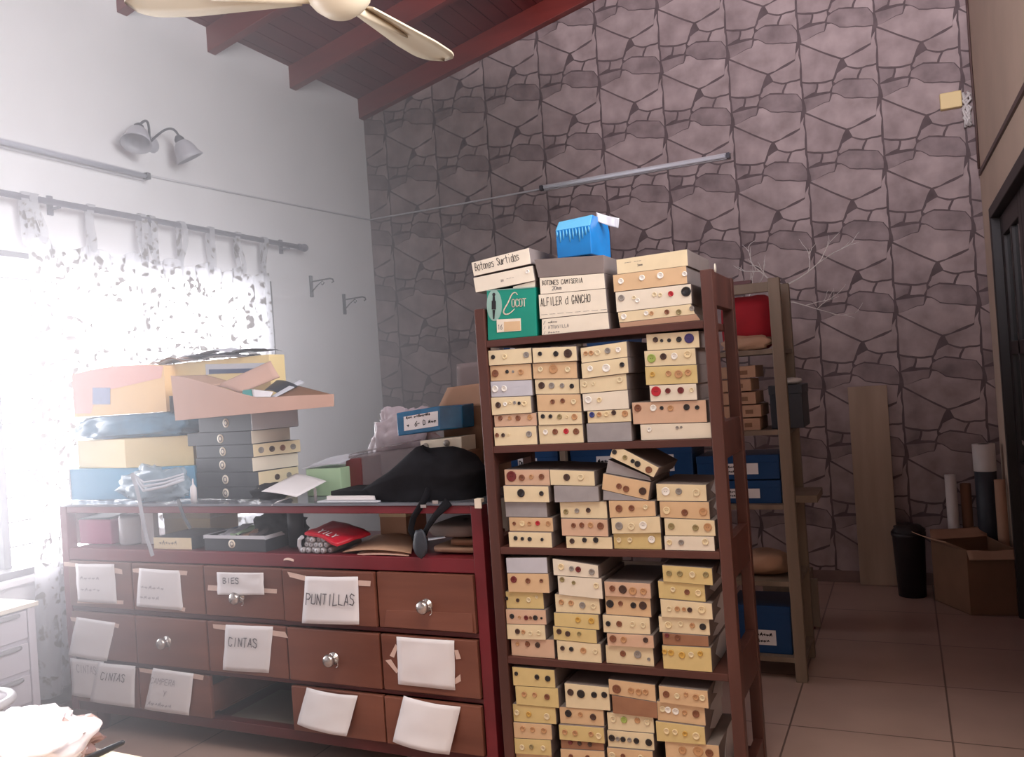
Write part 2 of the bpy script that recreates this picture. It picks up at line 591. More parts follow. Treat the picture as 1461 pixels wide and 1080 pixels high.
def slab(b, xa, xb, ya, yb, d0, d1):
    b.hexa([(xa, ya, zc(xa) + d0), (xb, ya, zc(xb) + d0), (xb, yb, zc(xb) + d0), (xa, yb, zc(xa) + d0),
            (xa, ya, zc(xa) + d1), (xb, ya, zc(xb) + d1), (xb, yb, zc(xb) + d1), (xa, yb, zc(xa) + d1)])


b = B()
x = XL - T
w = 0.115
while x < XR + T:
    x1 = x + w - 0.006
    if x1 > HX0 and x < HX1:
        slab(b, x, x1, YF - T, HY0, 0, .03)
        slab(b, x, x1, HY1, YB + T, 0, .03)
    else:
        slab(b, x, x1, YF - T, YB + T, 0, .03)
    x += w
struct(obj('ceiling', b, m_plank))
b = B()
slab(b, XL - T, HX0 - .1, YF - T, YB + T, .032, .1)
slab(b, HX1 + .1, XR + T, YF - T, YB + T, .032, .1)
slab(b, HX0 - .1, HX1 + .1, YF - T, HY0, .032, .1)
slab(b, HX0 - .1, HX1 + .1, HY1, YB + T, .032, .1)
struct(obj('roof', b, m_plank))
k = 0
for y in (5.90, 5.025, 4.21, 3.51, 2.75, 2.0, 1.2, 0.4, -0.4, -1.2):
    k += 1
    b = B()
    d, wy = 0.165, 0.07
    x0, x1 = XL, XR
    b.hexa([(x0, y, zc(x0) - d), (x1, y, zc(x1) - d), (x1, y + wy, zc(x1) - d), (x0, y + wy, zc(x0) - d),
            (x0, y, zc(x0)), (x1, y, zc(x1)), (x1, y + wy, zc(x1)), (x0, y + wy, zc(x0))])
    struct(obj('trim_%d' % k, b, m_beam, bevel=0.004))
b = B()
b.box(XL, XR, YB - 0.014, YB - 0.002, 0, 0.075)
struct(obj('baseboard_back', b, mat('skirting_tile', (120, 98, 92), 0.4, 0.1)))
b = B()
b.box(XL, XL + 0.014, YF, YB - 0.02, 0, 0.075)
struct(obj('baseboard_left', b, mat('skirting_tile', (120, 98, 92), 0.4, 0.1)))

# window in the side wall
w1 = sroot('window_1', (XL, (WY0 + WY1) / 2, WZ0))
b = B()
xa, xb = XL - 0.14, XL - 0.09
fr = 0.05
b.box(XL - 0.16, XL + 0.02, WY1 - 0.05, WY1, WZ0, WZ1)
b.box(XL - 0.16, XL + 0.02, WY0, WY0 + fr, WZ0, WZ1)
b.box(XL - 0.16, XL + 0.005, WY0 + fr, WY1 - .05, WZ0, WZ0 + .035)
b.box(XL - 0.16, XL - 0.02, WY0 + fr, WY1 - .05, WZ1 - .03, WZ1)
for yy in (2.72, 3.69):
    b.box(xa, xb, yy - .02, yy + .02, WZ0 + .035, WZ1 - .03)
obj('window_frame', b, m_wframe, w1, 0.003)
m_glass = bpy.data.materials.new('window_glass')
m_glass.use_nodes = True
nt = m_glass.node_tree
for n in list(nt.nodes):
    nt.nodes.remove(n)
out = nt.nodes.new('ShaderNodeOutputMaterial')
tr = nt.nodes.new('ShaderNodeBsdfTransparent')
gl = nt.nodes.new('ShaderNodeBsdfGlossy')
gl.inputs['Roughness'].default_value = 0.02
mx = nt.nodes.new('ShaderNodeMixShader')
mx.inputs[0].default_value = 0.06
nt.links.new(tr.outputs[0], mx.inputs[1])
nt.links.new(gl.outputs[0], mx.inputs[2])
nt.links.new(mx.outputs[0], out.inputs[0])
b = B()
b.box(XL - 0.117, XL - 0.113, WY0 + fr, WY1 - .05, WZ0 + .035, WZ1 - .03)
obj('window_pane', b, m_glass, w1)
b = B()
for i in range(12):
    zz = WZ0 + 0.12 + i * 0.125
    b.box(XL - 0.172, XL - 0.166, WY0, WY1, zz, zz + 0.01)
obj('window_grille', b, m_wframe, w1)
b = B()
b.box(XL - 0.02, XL + 0.05, WY0 - .05, WY1 + .02, WZ0 - 0.03, WZ0)
obj('window_sill', b, m_white, w1, 0.003)
w2 = sroot('added_window_2', (-1.3, YF, 2.2))  # invented frame, unseen, around the front fill opening
b = B()
for xx in (-2.9, -1.83, -0.76, 0.31):
    b.box(xx, xx + .04, YF - .1, YF - .05, 2.2, 4.1)
b.box(-2.9, .35, YF - .1, YF - .05, 2.2, 2.25)
b.box(-2.9, .35, YF - .1, YF - .05, 4.05, 4.1)
obj('window_frame', b, m_wframe, w2)

w3 = sroot('added_window_3', (XR, 1.65, 2.3))  # invented frame, unseen, around the side fill opening
b = B()
for yy in (.5, 1.63, 2.76):
    b.box(XR + .05, XR + .1, yy, yy + .04, 2.3, 4.3)
b.box(XR + .05, XR + .1, .5, 2.8, 2.3, 2.35)
b.box(XR + .05, XR + .1, .5, 2.8, 4.25, 4.3)
obj('window_frame', b, m_wframe, w3)

# glazed door in the side wall
d1 = sroot('door_1', (XR, 4.4, 0))
b = B()
b.box(XR - .025, XR + .1, DY1 - .06, DY1, 0, DZ)
b.box(XR - .025, XR + .1, DY0, DY0 + .06, 0, DZ)
b.box(XR - .025, XR + .1, DY0 + .06, DY1 - .06, DZ - .06, DZ)
obj('door_frame', b, m_door, d1, .004)
ym = (DY0 + DY1) / 2
for a0, a1, hs in ((DY0 + .06, ym - .002, 1), (ym + .002, DY1 - .06, -1)):
    b = B()
    st = .1
    x0, x1 = XR + .02, XR + .06
    b.box(x0, x1, a0, a0 + st, 0.01, DZ - .06)
    b.box(x0, x1, a1 - st, a1, 0.01, DZ - .06)
    zs = [(.01, .28), (.78, .86), (1.43, 1.50), (DZ - .17, DZ - .06)]
    for q0, q1 in zs:
        b.box(x0, x1, a0 + st, a1 - st, q0, q1)
    yc = (a0 + a1) / 2
    b.box(x0, x1, yc - .025, yc + .025, .28, DZ - .17)
    leaf = obj('door_leaf', b, m_door, d1, .004)
    g = B()
    g.box(x0 + .016, x0 + .022, a0 + st, a1 - st, .28, DZ - .17)
    obj('door_pane', g, m_dglass, leaf)
    hb = B()
    yy = a1 - .05 if hs > 0 else a0 + .05
    hb.lathe([(0, 0), (.022, 0), (.022, .006), (.009, .01), (.009, .04), (0, .04)], (x0, yy, 1.02), (-1, 0, 0), 12)
    hb.box(x0 - .045, x0 - .032, yy - hs * .11 if hs > 0 else yy - .01, yy + .01 if hs > 0 else yy + .11, 1.01, 1.03)
    obj('door_handle', hb, m_metal, leaf)

# ------------------------------------------------------------------ curtain and rod
t = thing('curtain_rod', 'dark curtain rod with a turned finial above the bright window', 'curtain rod', (-3.9, 3.2, 2.53))
b = B()
b.tube([(-3.9, 1.4, 2.548), (-3.9, 4.9, 2.553)], .017, 10)
obj('rod', b, m_rod, t)
b = B()
b.lathe([(0.017, 0), (.024, .01), (.024, .02), (.017, .03), (.026, .05), (.030, .07), (.022, .09), (0, .10)], (-3.9, 4.9, 2.553), (0, 1, 0), 12)
obj('finial', b, m_rod, t)
for yy in (4.80, 3.0):
    b = B()
    b.box(XL, XL + .012, yy - .015, yy + .015, 2.50, 2.60)
    b.box(XL, -3.9, yy - .008, yy + .008, 2.525, 2.535)
    obj('bracket', b, m_rod, t)

m_cur = bpy.data.materials.new('sheer_floral_curtain')
m_cur.use_nodes = True
nt = m_cur.node_tree
for n in list(nt.nodes):
    nt.nodes.remove(n)
N, L = nt.nodes.new, nt.links.new
out = N('ShaderNodeOutputMaterial')
tc = N('ShaderNodeTexCoord')
nz = N('ShaderNodeTexNoise')
nz.inputs['Scale'].default_value = 11.0
nz.inputs['Detail'].default_value = 4
nz.inputs['Distortion'].default_value = 1.6
vo = N('ShaderNodeTexVoronoi')
vo.inputs['Scale'].default_value = 24
mulm = N('ShaderNodeMath')
mulm.operation = 'MULTIPLY_ADD'
mulm.inputs[1].default_value = -0.35
rmp = N('ShaderNodeValToRGB')
rmp.color_ramp.elements[0].position = 0.35
rmp.color_ramp.elements[1].position = 0.45
L(tc.outputs['Object'], nz.inputs['Vector'])
L(tc.outputs['Object'], vo.inputs['Vector'])
L(vo.outputs['Distance'], mulm.inputs[0])
L(nz.outputs['Fac'], mulm.inputs[2])
L(mulm.outputs[0], rmp.inputs[0])
cm = N('ShaderNodeMixRGB')
cm.inputs[1].default_value = (.80, .80, .84, 1)
cm.inputs[2].default_value = (.38, .33, .29, 1)
L(rmp.outputs[0], cm.inputs[0])
df, tl, tr = N('ShaderNodeBsdfDiffuse'), N('ShaderNodeBsdfTranslucent'), N('ShaderNodeBsdfTransparent')
L(cm.outputs[0], df.inputs[0])
cm2 = N('ShaderNodeMixRGB')
cm2.inputs[1].default_value = (.55, .55, .58, 1)
cm2.inputs[2].default_value = (.034, .03, .028, 1)
L(rmp.outputs[0], cm2.inputs[0])
L(cm2.outputs[0], tl.inputs[0])
m1, m2 = N('ShaderNodeMixShader'), N('ShaderNodeMixShader')
m1.inputs[0].default_value = .5
L(df.outputs[0], m1.inputs[1])
L(tl.outputs[0], m1.inputs[2])
fm = N('ShaderNodeMapRange')
fm.inputs['To Min'].default_value = .30
fm.inputs['To Max'].default_value = .003
L(rmp.outputs[0], fm.inputs[0])
L(fm.outputs[0], m2.inputs[0])
L(m1.outputs[0], m2.inputs[1])
L(tr.outputs[0], m2.inputs[2])
L(m2.outputs[0], out.inputs[0])

t = thing('curtain', 'sheer white floral tab-top curtain hanging over the bright window', 'curtain', (-3.88, 3.7, .09))
b = B()


def curt(u, v):
    yt = 2.84 + u * (4.565 - 2.84)
    yb = 2.70 + u * (4.56 - 2.70)
    g = 0.12 * math.exp(-((u - .04) / .09) ** 2)
    y = yt + (yb - yt) * (1 - v) - g * v * 0.3
    a = .022 + .03 * math.exp(-(u / .12) ** 2) + .015 * math.exp(-((u - .42) / .06) ** 2)
    ph = 2 * pi * (u * 17 + 4.0 * math.exp(-(u / .12) ** 2) + 2 * math.exp(-((u - .42) / .06) ** 2))
    x = -3.895 + a * sin(ph) * (1 - .25 * v) + .012 * noise.noise(Vector((u * 6, v * 2, 5)))
    zt = 2.335 + .02 * sin(u * 40) - 0.02 * u
    return (x, y, .09 + v * (zt - .09))


b.grid(curt, 150, 30)
obj('curtain_panel', b, m_cur, t)
for u in (.0, .03, .20, .39, .43, .56, .70, .84, .985):
    p = Vector(curt(u, 1))
    b = B()
    pts = []
    for k in range(9):
        q = k / 8
        pts.append(Vector((p.x + (-3.878 - p.x) * q + .008 * sin(q * 5 + u * 30), p.y + .015 * sin(q * 4 + u * 9), p.z - .03 + (2.552 - p.z + .03) * q)))
    pts += [Vector((-3.885, p.y, 2.574)), Vector((-3.905, p.y, 2.575)), Vector((-3.922, p.y, 2.553)), Vector((-3.92, p.y, 2.45)), Vector((p.x - .012, p.y, p.z - .02))]
    for i, (a, c) in enumerate(zip(pts, pts[1:])):
        h = .022
        vs = [b.bm.verts.new(q) for q in (a + Vector((0, -h, 0)), c + Vector((0, -h, 0)), c + Vector((0, h, 0)), a + Vector((0, h, 0)))]
        b.face(vs, 0, True)
    obj('curtain_tab', b, m_cur, t)

# ------------------------------------------------------------------ wall fittings
t = thing('fluorescent_light', 'unlit fluorescent tube fitting on the stone-print wall', 'light fitting', P(906, 244, YB))
a, c = P(772, 270, YB - .03), P(1042, 220, YB - .03)
c.z = a.z = (a.z + c.z) / 2
b = B()
b.box(a.x, c.x, YB - .03, YB, a.z - .02, a.z + .022)
obj('fitting_body', b, m_fix, t, .004)
b = B()
b.tube([(a.x + .03, YB - .05, a.z - .004), (c.x - .03, YB - .05, a.z - .004)], .013, 12)
obj('tube', b, m_tube, t)
for xx in (a.x + .012, c.x - .012):
    b = B()
    b.box(xx - .012, xx + .012, YB - .066, YB - .03, a.z - .022, a.z + .014)
    obj('lamp_holder', b, m_iron, t)
ztube = a.z
xtube = a.x
t = thing('fluorescent_light', 'fluorescent batten on the white wall above the curtain rod', 'light fitting', (XL, 3.1, 2.79))
b = B()
b.box(XL, XL + .035, 2.1, 3.62, 2.795, 2.84)
obj('fitting_body', b, m_fix, t, .004)
b = B()
b.tube([(XL + .055, 2.13, 2.812), (XL + .055, 3.59, 2.812)], .014, 12)
obj('tube', b, mat('aged_tube_glass', (170, 170, 182), 0.3, 0.04), t)
b = B()
b.box(XL + .035, XL + .07, 3.59, 3.615, 2.795, 2.832)
obj('lamp_holder', b, m_iron, t)
b = B()
b.tube([(XL + .008, 3.62, 2.835), (XL + .006, 4.3, 2.856), (XL + .006, 5.2, 2.888), (XL + .008, YB - .012, 2.916), (XL + .02, YB - .008, 2.918), (-3.2, YB - .008, ztube - .008), (xtube, YB - .008, ztube)], .007, 6)
tag(obj('wall_cable', b, m_cable), 'thin pale cable running round the corner between the two tube fittings', 'cable')

t = thing('wall_sconce', 'two-armed wall sconce with bell shaped frosted shades', 'wall lamp', (XL, 3.68, 2.98))
b = B()
b.lathe([(0, 0), (.05, 0), (.045, .015), (.02, .03), (0, .03)], (XL, 3.70, 3.03), (1, 0, 0), 16)
obj('wall_plate', b, m_frost, t)
for sy, yo in ((-1, 3.50), (1, 3.80)):
    b = B()
    pts = []
    for k in range(11):
        q = k / 10
        pts.append((XL + .03 + .10 * sin(q * pi * .6), 3.66 + (yo - 3.66) * q, 3.03 + .085 * sin(q * pi * .85) + (.0 if q < .99 else -.01)))
    if sy < 0:
        pts = [(p[0], p[1], p[2] + .0) for p in pts]
    b.tube(pts, .007, 8)
    obj('arm', b, m_iron, t)
    e = Vector(pts[-1])
    ax = Vector((.25, sy * .45, -1)).normalized()
    b = B()
    b.lathe([(0, -.03), (.012, -.03), (.028, -.01), (.03, .012), (.0, .012)], e, ax, 14)
    obj('lamp_cap', b, m_iron, t)
    b = B()
    b.lathe([(.028, .005), (.052, .03), (.064, .06), (.07, .09), (.085, .12), (.082, .121), (.066, .092), (.06, .06), (.048, .032), (.022, .008)], e, ax, 20)
    obj('lamp_shade', b, m_frost, t)

for (yy, zz), lb in (((5.116, 2.31), 'small iron plant bracket on the white wall, the one closer to the window'), ((5.515, 2.20), 'small iron plant bracket on the white wall, the one closer to the stone corner')):
    t = thing('wall_bracket', lb, 'bracket', (XL, yy, zz - .08), 'iron plant brackets')
    b = B()
    b.box(XL, XL + .012, yy - .014, yy + .014, zz - .10, zz + .06)
    obj('back_plate', b, m_iron, t)
    b = B()
    b.tube([(XL + .01, yy, zz + .015), (XL + .18, yy, zz + .02), (XL + .205, yy, zz + .012), (XL + .21, yy, zz - .005), (XL + .195, yy, zz - .012)], .0055, 6)
    b.tube([(XL + .01, yy, zz - .06), (XL + .06, yy, zz - .02), (XL + .11, yy, zz + .01), (XL + .125, yy, zz - .005), (XL + .11, yy, zz - .02), (XL + .10, yy, zz - .01)], .0045, 6)
    obj('hook_arm', b, m_iron, t)

b = B()
b.box(XR - .012, XR, 3.0, 5.90, 2.455, 2.480)
for v in b.bm.verts:
    v.co.z += (v.co.y - 3.9) * .036
tag(obj('cable_trunking', b, m_trim), 'brown cable trunking strip on the cream wall above the glazed door', 'trunking')
b = B()
b.tube([(XR - .008, 5.9, 3.9), (XR - .01, 5.86, 3.5), (XR - .008, 5.92, 3.2), (XR - .008, 5.88, 2.9), (XR - .008, 5.9, 2.57)], .007, 6)
tag(obj('corner_cable', b, m_trim), 'thin brown cable hanging down the cream wall corner', 'cable')
t = thing('junction_box', 'small cream junction box high in the stone-wall corner', 'junction box', (.38, YB, 2.96))
b = B()
b.box(.31, .43, YB - .05, YB, 2.975, 3.075)
obj('box_body', b, m_yellow, t, .006)
b = B()
for k in range(7):
    rr = random.Random(k)
    pts = [(.43 + rr.uniform(0, .05), YB - .03 - rr.uniform(0, .03), 3.05 - q * .05 + rr.uniform(-.01, .01)) for q in range(5)]
    b.tube(pts, .008, 6)
tag(obj('wire_bundle', b, m_wpaint), 'loose bundle of whitish wires beside the junction box', 'wires')

# ------------------------------------------------------------------ ceiling fan
hub = Vector((-1.635, 2.355, 2.8))
t = thing('ceiling_fan', 'cream three-blade ceiling fan hanging below the sloping boards', 'fan', hub)
b = B()
b.lathe([(0, -.075), (.05, -.07), (.085, -.045), (.105, -.02), (.11, .02), (.09, .05), (.05, .07), (.03, .11), (0, .11)], hub, n=28)
obj('motor_housing', b, m_fan, t)
b = B()
b.tube([hub + Vector((0, 0, .1)), (hub.x, hub.y, zc(hub.x) - .02)], .013, 10)
obj('down_rod', b, m_fan, t)
b = B()
b.lathe([(.02, -.1), (.06, -.04), (.065, .01), (0, .01)], (hub.x, hub.y, zc(hub.x) - .02), n=20)
obj('ceiling_cup', b, m_fan, t)
for ang in (89, 209, 329):
    d = Vector((cos(radians(ang)), sin(radians(ang)), 0))
    sd = Vector((-d.y, d.x, 0))
    tilt = radians(9)
    sv = sd * cos(tilt) + Vector((0, 0, 1)) * sin(tilt)
    nv = d.cross(sv)
    b = B()
    pr = []
    for k in range(25):
        q = k / 24
        rr = .13 + q * .57
        hw = .05 + .038 * min(1, q * 1.6)
        if q > .8:
            hw *= math.sqrt(max(0.0, 1 - ((q - .8) / .2) ** 2)) * .98 + .02
        pr.append((rr, hw))
    A = [[b.bm.verts.new(hub + d * r + sv * h * s + nv * o + nv * (.012 * (1 - abs(s)))) for s in (-1, -.5, 0, .5, 1)] for o in (0, -.006) for r, h in pr]
    n = len(pr)
    for o in (0, n):
        for i in range(n - 1):
            for j in range(4):
                b.face([A[o + i][j], A[o + i + 1][j], A[o + i + 1][j + 1], A[o + i][j + 1]], 0, True)
    for i in range(n - 1):
        b.face([A[i][0], A[i + 1][0], A[n + i + 1][0], A[n + i][0]])
        b.face([A[i][4], A[n + i][4], A[n + i + 1][4], A[i + 1][4]])
    b.face([A[n - 1][j] for j in range(5)] + [A[2 * n - 1][j] for j in (4, 3, 2, 1, 0)])
    b.face([A[0][j] for j in range(5)] + [A[n][j] for j in (4, 3, 2, 1, 0)])
    blade = obj('blade', b, m_fan, t)
    b = B()
    b.tube([hub + d * .07 - nv * .012, hub + d * .16 - nv * .012 + nv * .0, hub + d * .30 - nv * .004, hub + d * .42 - nv * .001], [.02, .017, .013, .006], 8, squash=.7)
    obj('blade_iron', b, m_fan, blade)

# ------------------------------------------------------------------ dark wooden rack
RY0, RY1 = 2.62, 2.98
RXL, RXR = -1.345, -0.515
SZ = [1.61, 1.243, 0.893, 0.515, 0.145]      # shelf tops, the uppermost first
t = thing('shelf_rack', 'dark wooden rack with five shelves packed with button boxes', 'shelf', ((RXL + RXR) / 2, RY0, 0))
for xx in (RXL, RXR - .038):
    for yy in (RY0, RY1 - .038):
        b = B()
        b.box(xx, xx + .038, yy, yy + .038, 0, 1.765 if xx > -1 else 1.722)
        obj('post', b, m_rackwood, t, .003)
for z in SZ:
    b = B()
    b.box(RXL + .038, RXR - .038, RY0 + .002, RY1, z - .024, z)
    obj('shelf_board', b, m_rackshelf, t, .002)
for xx in (RXL + .004, RXR - .034):
    for z0, z1 in ((1.655, 1.762), (1.175, 1.29), (.80, .925), (.42, .56), (.09, .19)):
        b = B()
        b.box(xx, xx + .03, RY0 + .038, RY1 - .038, z0, z1 if xx > -1 else min(z1, 1.718))
        obj('side_rail', b, m_rackwood, t, .002)

# button geometry: one unit mesh per colour
def button_mesh(k):
    b = B()
    b.lathe([(0, .18), (.35, .18), (.62, .22), (.78, .42), (.92, .42), (1.0, .25), (1.0, 0), (0, 0)], (0, 0, 0), (0, -1, 0), 14)
    for sx in (-.2, .2):
        b.lathe([(0, .2), (.09, .2), (.09, .17)], (sx, 0, 0), (0, -1, 0), 6, 1)
    me = bpy.data.meshes.new('button')
    bmesh.ops.recalc_face_normals(b.bm, faces=b.bm.faces)
    b.bm.to_mesh(me)
    b.bm.free()
    me.materials.append(m_btn[k])
    me.materials.append(m_ink)
    return me


BM = {k: button_mesh(k) for k in BC}
TONE = {'c': (m_cream, 'cream'), 't': (m_tan, 'tan'), 'y': (m_yel, 'yellowed'), 'i': (m_pinkt, 'pinkish'), 'w': (m_palew, 'off-white'), 'g': (m_grey, 'grey-ended'),
        's': (m_silver, 'silvery'), 'b': (m_bshade, 'brown')}
CNT = ['plain', 'one', 'two', 'three', 'four', 'five', 'six', 'seven', 'eight']
ORD = ['topmost', 'second from top', 'third from top', 'fourth from top', 'fifth from top', 'sixth from top', 'seventh from top']


def button_box(name, poly, y0, y1, tone, btns, label, group, text=None, lowlid=False, sidep=False, sm=None):
    """poly: TL TR BR BL (x, z) of the front face"""
    m = TONE[tone][0] if tone in TONE else tone
    xs = [p[0] for p in poly]
    zs = [p[1] for p in poly]
    t = thing(name, label, 'box', ((min(xs) + max(xs)) / 2, y0, min(zs)), group)
    loc = Vector(t.location)
    b = B()
    b.prism([(x, y0 + .002, z) for x, z in poly], (0, y1 - y0 - .002, 0))
    obj('box_sleeve', b, sm or m_sleeve, t, .0015)
    b = B()
    ins = .001
    cx, cz = sum(xs) / 4, sum(zs) / 4
    fp = [(x + (ins if x < cx else -ins), z + (ins if z < cz else -ins)) for x, z in poly]
    b.prism([(x, y0, z) for x, z in fp], (0, .002, 0))
    tl, tr_, br_, bl = [Vector((p[0], y0, p[1])) for p in poly]
    u = (tr_ - tl).normalized()
    v = Vector((-u.z, 0, u.x))
    if text:
        for tx, fu, fv, h, w, th, mi in text:
            o = tl * (1 - fu) * (1 - fv) + tr_ * fu * (1 - fv) + br_ * fu * fv + bl * (1 - fu) * fv
            write(b, tx, o, u, v, h, w, th, mi, jit=.06, seed=len(tx))
    obj('front_label', b, [m, m_ink, m_ink2], t)
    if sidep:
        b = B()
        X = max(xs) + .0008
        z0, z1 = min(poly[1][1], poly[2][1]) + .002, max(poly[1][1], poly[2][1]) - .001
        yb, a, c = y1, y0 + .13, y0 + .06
        b.prism([(X, a, z1), (X, c, (z0 + z1) / 2), (X, a, z0), (X, yb, z0), (X, yb, z1)], (.001, 0, 0))  # paler grey rear part of the side, pointed toward the front
        obj('pale_side_patch', b, m_sidep, t)
    for bx, bz, r, k in btns:
        o = bpy.data.objects.new('button', BM[k])
        S.collection.objects.link(o)
        o.parent = t
        o.location = Vector((bx, y0, bz)) - loc
        o.scale = (r, min(r, .008), r)
    return t


# measured fronts: TL(x y) TR(x y) bottom-left y, bottom-right y, tone, buttons (x y radius colour)
SH2 = (680, 460, 3.845, [
    [((53, 155), (298, 138), 232, 212, 'c', [(90, 190, 13, 'k'), (153, 187, 15, 'c'), (272, 178, 18, 'g')]),
     ((50, 240), (293, 225), 320, 303, 't', [(98, 280, 22, 'b'), (163, 270, 11, 'k'), (195, 270, 8, 'g'), (238, 272, 17, 't')]),
     ((57, 325), (300, 315), 405, 393, 's', [(100, 365, 20, 'w'), (150, 363, 18, 'w')]),
     ((63, 412), (297, 403), 488, 478, 'c', [(120, 453, 18, 'd'), (158, 448, 12, 'w'), (185, 440, 10, 'c'), (210, 440, 10, 'g'), (235, 443, 10, 'k'), (263, 445, 14, 'c')]),
     ((92, 510), (325, 495), 572, 560, 'i', [(128, 525, 14, 'b'), (180, 525, 12, 't'), (225, 525, 16, 'b'), (290, 520, 16, 't')]),
     ((95, 575), (328, 568), 652, 645, 'c', [(115, 618, 13, 'b'), (148, 618, 12, 'd'), (178, 615, 8, 'c'), (290, 612, 18, 'g')])],
    [((306, 140), (548, 130), 215, 207, 'c', [(350, 172, 13, 'k'), (437, 172, 16, 'k'), (503, 170, 25, 'd')]),
     ((303, 225), (545, 212), 300, 297, 't', [(348, 258, 15, 'p'), (418, 255, 27, 't'), (497, 258, 16, 'p')]),
     ((313, 312), (556, 308), 383, 387, 'c', [(352, 346, 20, 'd'), (407, 347, 18, 'g'), (465, 347, 14, 'g'), (518, 350, 14, 'k')]),
     ((325, 395), (567, 393), 470, 473, 't', [(415, 435, 14, 'b'), (470, 430, 14, 'b'), (530, 435, 15, 'p')]),
     ((337, 490), (577, 492), 545, 550, 'c', [(365, 515, 13, 'k'), (407, 515, 12, 'k'), (457, 517, 15, 'o'), (497, 517, 9, 'c'), (538, 518, 18, 't')]),
     ((337, 565), (580, 558), 640, 633, 'c', [(377, 602, 15, 'w'), (430, 600, 17, 'b'), (490, 597, 16, 'r'), (545, 598, 18, 'b')])],
    [((570, 140), (823, 103), 212, 182, 'c', [(600, 170, 13, 't'), (630, 168, 14, 't'), (664, 165, 16, 'p'), (720, 155, 17, 'g'), (778, 150, 15, 'w')]),
     ((575, 225), (830, 190), 300, 270, 'c', [(625, 253, 16, 'w'), (713, 250, 23, 'w'), (800, 232, 14, 'k')]),
     ((563, 312), (820, 280), 380, 353, 'c', [(593, 340, 15, 'p'), (640, 336, 10, 'p'), (785, 315, 16, 'p')]),
     ((578, 392), (828, 370), 470, 448, 'w', [(612, 425, 20, 'w'), (672, 425, 14, 'c')]),
     ((605, 487), (843, 475), 545, 530, 'c', [(632, 507, 16, 'u'), (672, 505, 14, 't'), (712, 503, 14, 'c'), (752, 495, 14, 'd'), (813, 500, 18, 't')]),
     ((600, 555), (845, 545), 628, 618, 'g', [])],
    [((925, 65), (1215, 45), 140, 125, 'c', [(978, 95, 15, 'd'), (1012, 100, 9, 'k'), (1053, 98, 11, 'k'), (1107, 93, 15, 'k'), (1163, 87, 26, 'v')]),
     ((915, 157), (1197, 140), 235, 220, 'c', [(957, 197, 24, 'n'), (1022, 187, 18, 'd'), (1082, 185, 18, 'w'), (1155, 175, 20, 'c')]),
     ((922, 243), (1208, 232), 325, 315, 'y', [(965, 285, 14, 'y'), (1053, 280, 16, 't'), (1108, 283, 22, 't'), (1160, 275, 18, 't')]),
     ((947, 345), (1205, 335), 418, 408, 'w', [(985, 378, 27, 'r'), (1050, 375, 15, 'm'), (1120, 372, 18, 'm'), (1180, 370, 12, 'p')]),
     ((848, 440), (1255, 425), 523, 515, 'i', [(882, 470, 20, 'b'), (967, 470, 18, 'w'), (1013, 470, 11, 'k'), (1062, 470, 16, 't'), (1150, 465, 17, 'k'), (1208, 467, 12, 'k')]),
     ((893, 560), (1300, 548), 618, 600, 'w', [(945, 588, 13, 'w'), (1098, 578, 9, 'g'), (1120, 576, 7, 'g')])]])
SH3 = (690, 620, 3.845, [
    [((107, 193), (355, 193), 268, 275, 'i', [(148, 230, 31, 'm'), (205, 238, 19, 'b'), (257, 233, 14, 't'), (313, 232, 17, 'b')]),
     ((110, 280), (357, 283), 355, 360, 'c', [(208, 320, 24, 'k'), (320, 322, 14, 'k')]),
     ((112, 370), (340, 372), 443, 452, 'g', []),
     ((132, 455), (373, 458), 525, 530, 't', [(163, 490, 11, 'b'), (207, 490, 16, 'c'), (247, 490, 13, 't'), (292, 488, 14, 'r'), (350, 490, 15, 't')]),
     ((137, 533), (373, 537), 605, 610, 'c', [(178, 567, 13, 'k'), (215, 570, 11, 'k'), (255, 572, 13, 'k'), (323, 575, 10, 'k')])],
    [((358, 193), (603, 202), 268, 278, 'c', [(453, 235, 20, 'd'), (530, 235, 18, 'p')]),
     ((385, 280), (630, 285), 358, 365, 'g', []),
     ((412, 372), (670, 368), 448, 452, 'c', [(447, 425, 15, 'o'), (508, 420, 14, 'g'), (570, 417, 14, 'd')]),
     ((425, 460), (680, 465), 535, 550, 'i', [(495, 497, 14, 'b'), (540, 495, 15, 'b'), (588, 495, 16, 't'), (643, 500, 20, 'b')]),
     ((452, 556), (705, 562), 620, 622, 'c', [(487, 583, 15, 'd'), (555, 577, 14, 'k'), (617, 577, 16, 'k')])],
    [((685, 362), (940, 365), 443, 442, 't', [(743, 405, 20, 'b'), (812, 403, 17, 'b'), (888, 398, 13, 'p')]),
     ((700, 458), (968, 448), 540, 537, 'c', [(745, 500, 22, 'g'), (812, 503, 20, 'p'), (877, 497, 22, 'w')]),
     ((708, 545), (970, 540), 620, 625, 'y', [(740, 580, 14, 'p'), (800, 580, 14, 'p'), (920, 577, 20, 'w')])],
    [((942, 270), (1218, 277), 350, 365, 'c', [(997, 313, 23, 'w'), (1068, 313, 18, 'g'), (1165, 320, 20, 'p')]),
     ((962, 367), (1235, 370), 450, 458, 't', [(1003, 417, 20, 'c'), (1102, 428, 18, 'b'), (1203, 423, 22, 't')]),
     ((990, 458), (1268, 470), 540, 550, 'c', [(1030, 502, 18, 'o'), (1163, 510, 17, 'o'), (1230, 507, 22, 't')]),
     ((990, 555), (1265, 558), 630, 637, 'w', [(1020, 590, 15, 'c'), (1085, 590, 15, 'g'), (1217, 587, 18, 'p')])]])
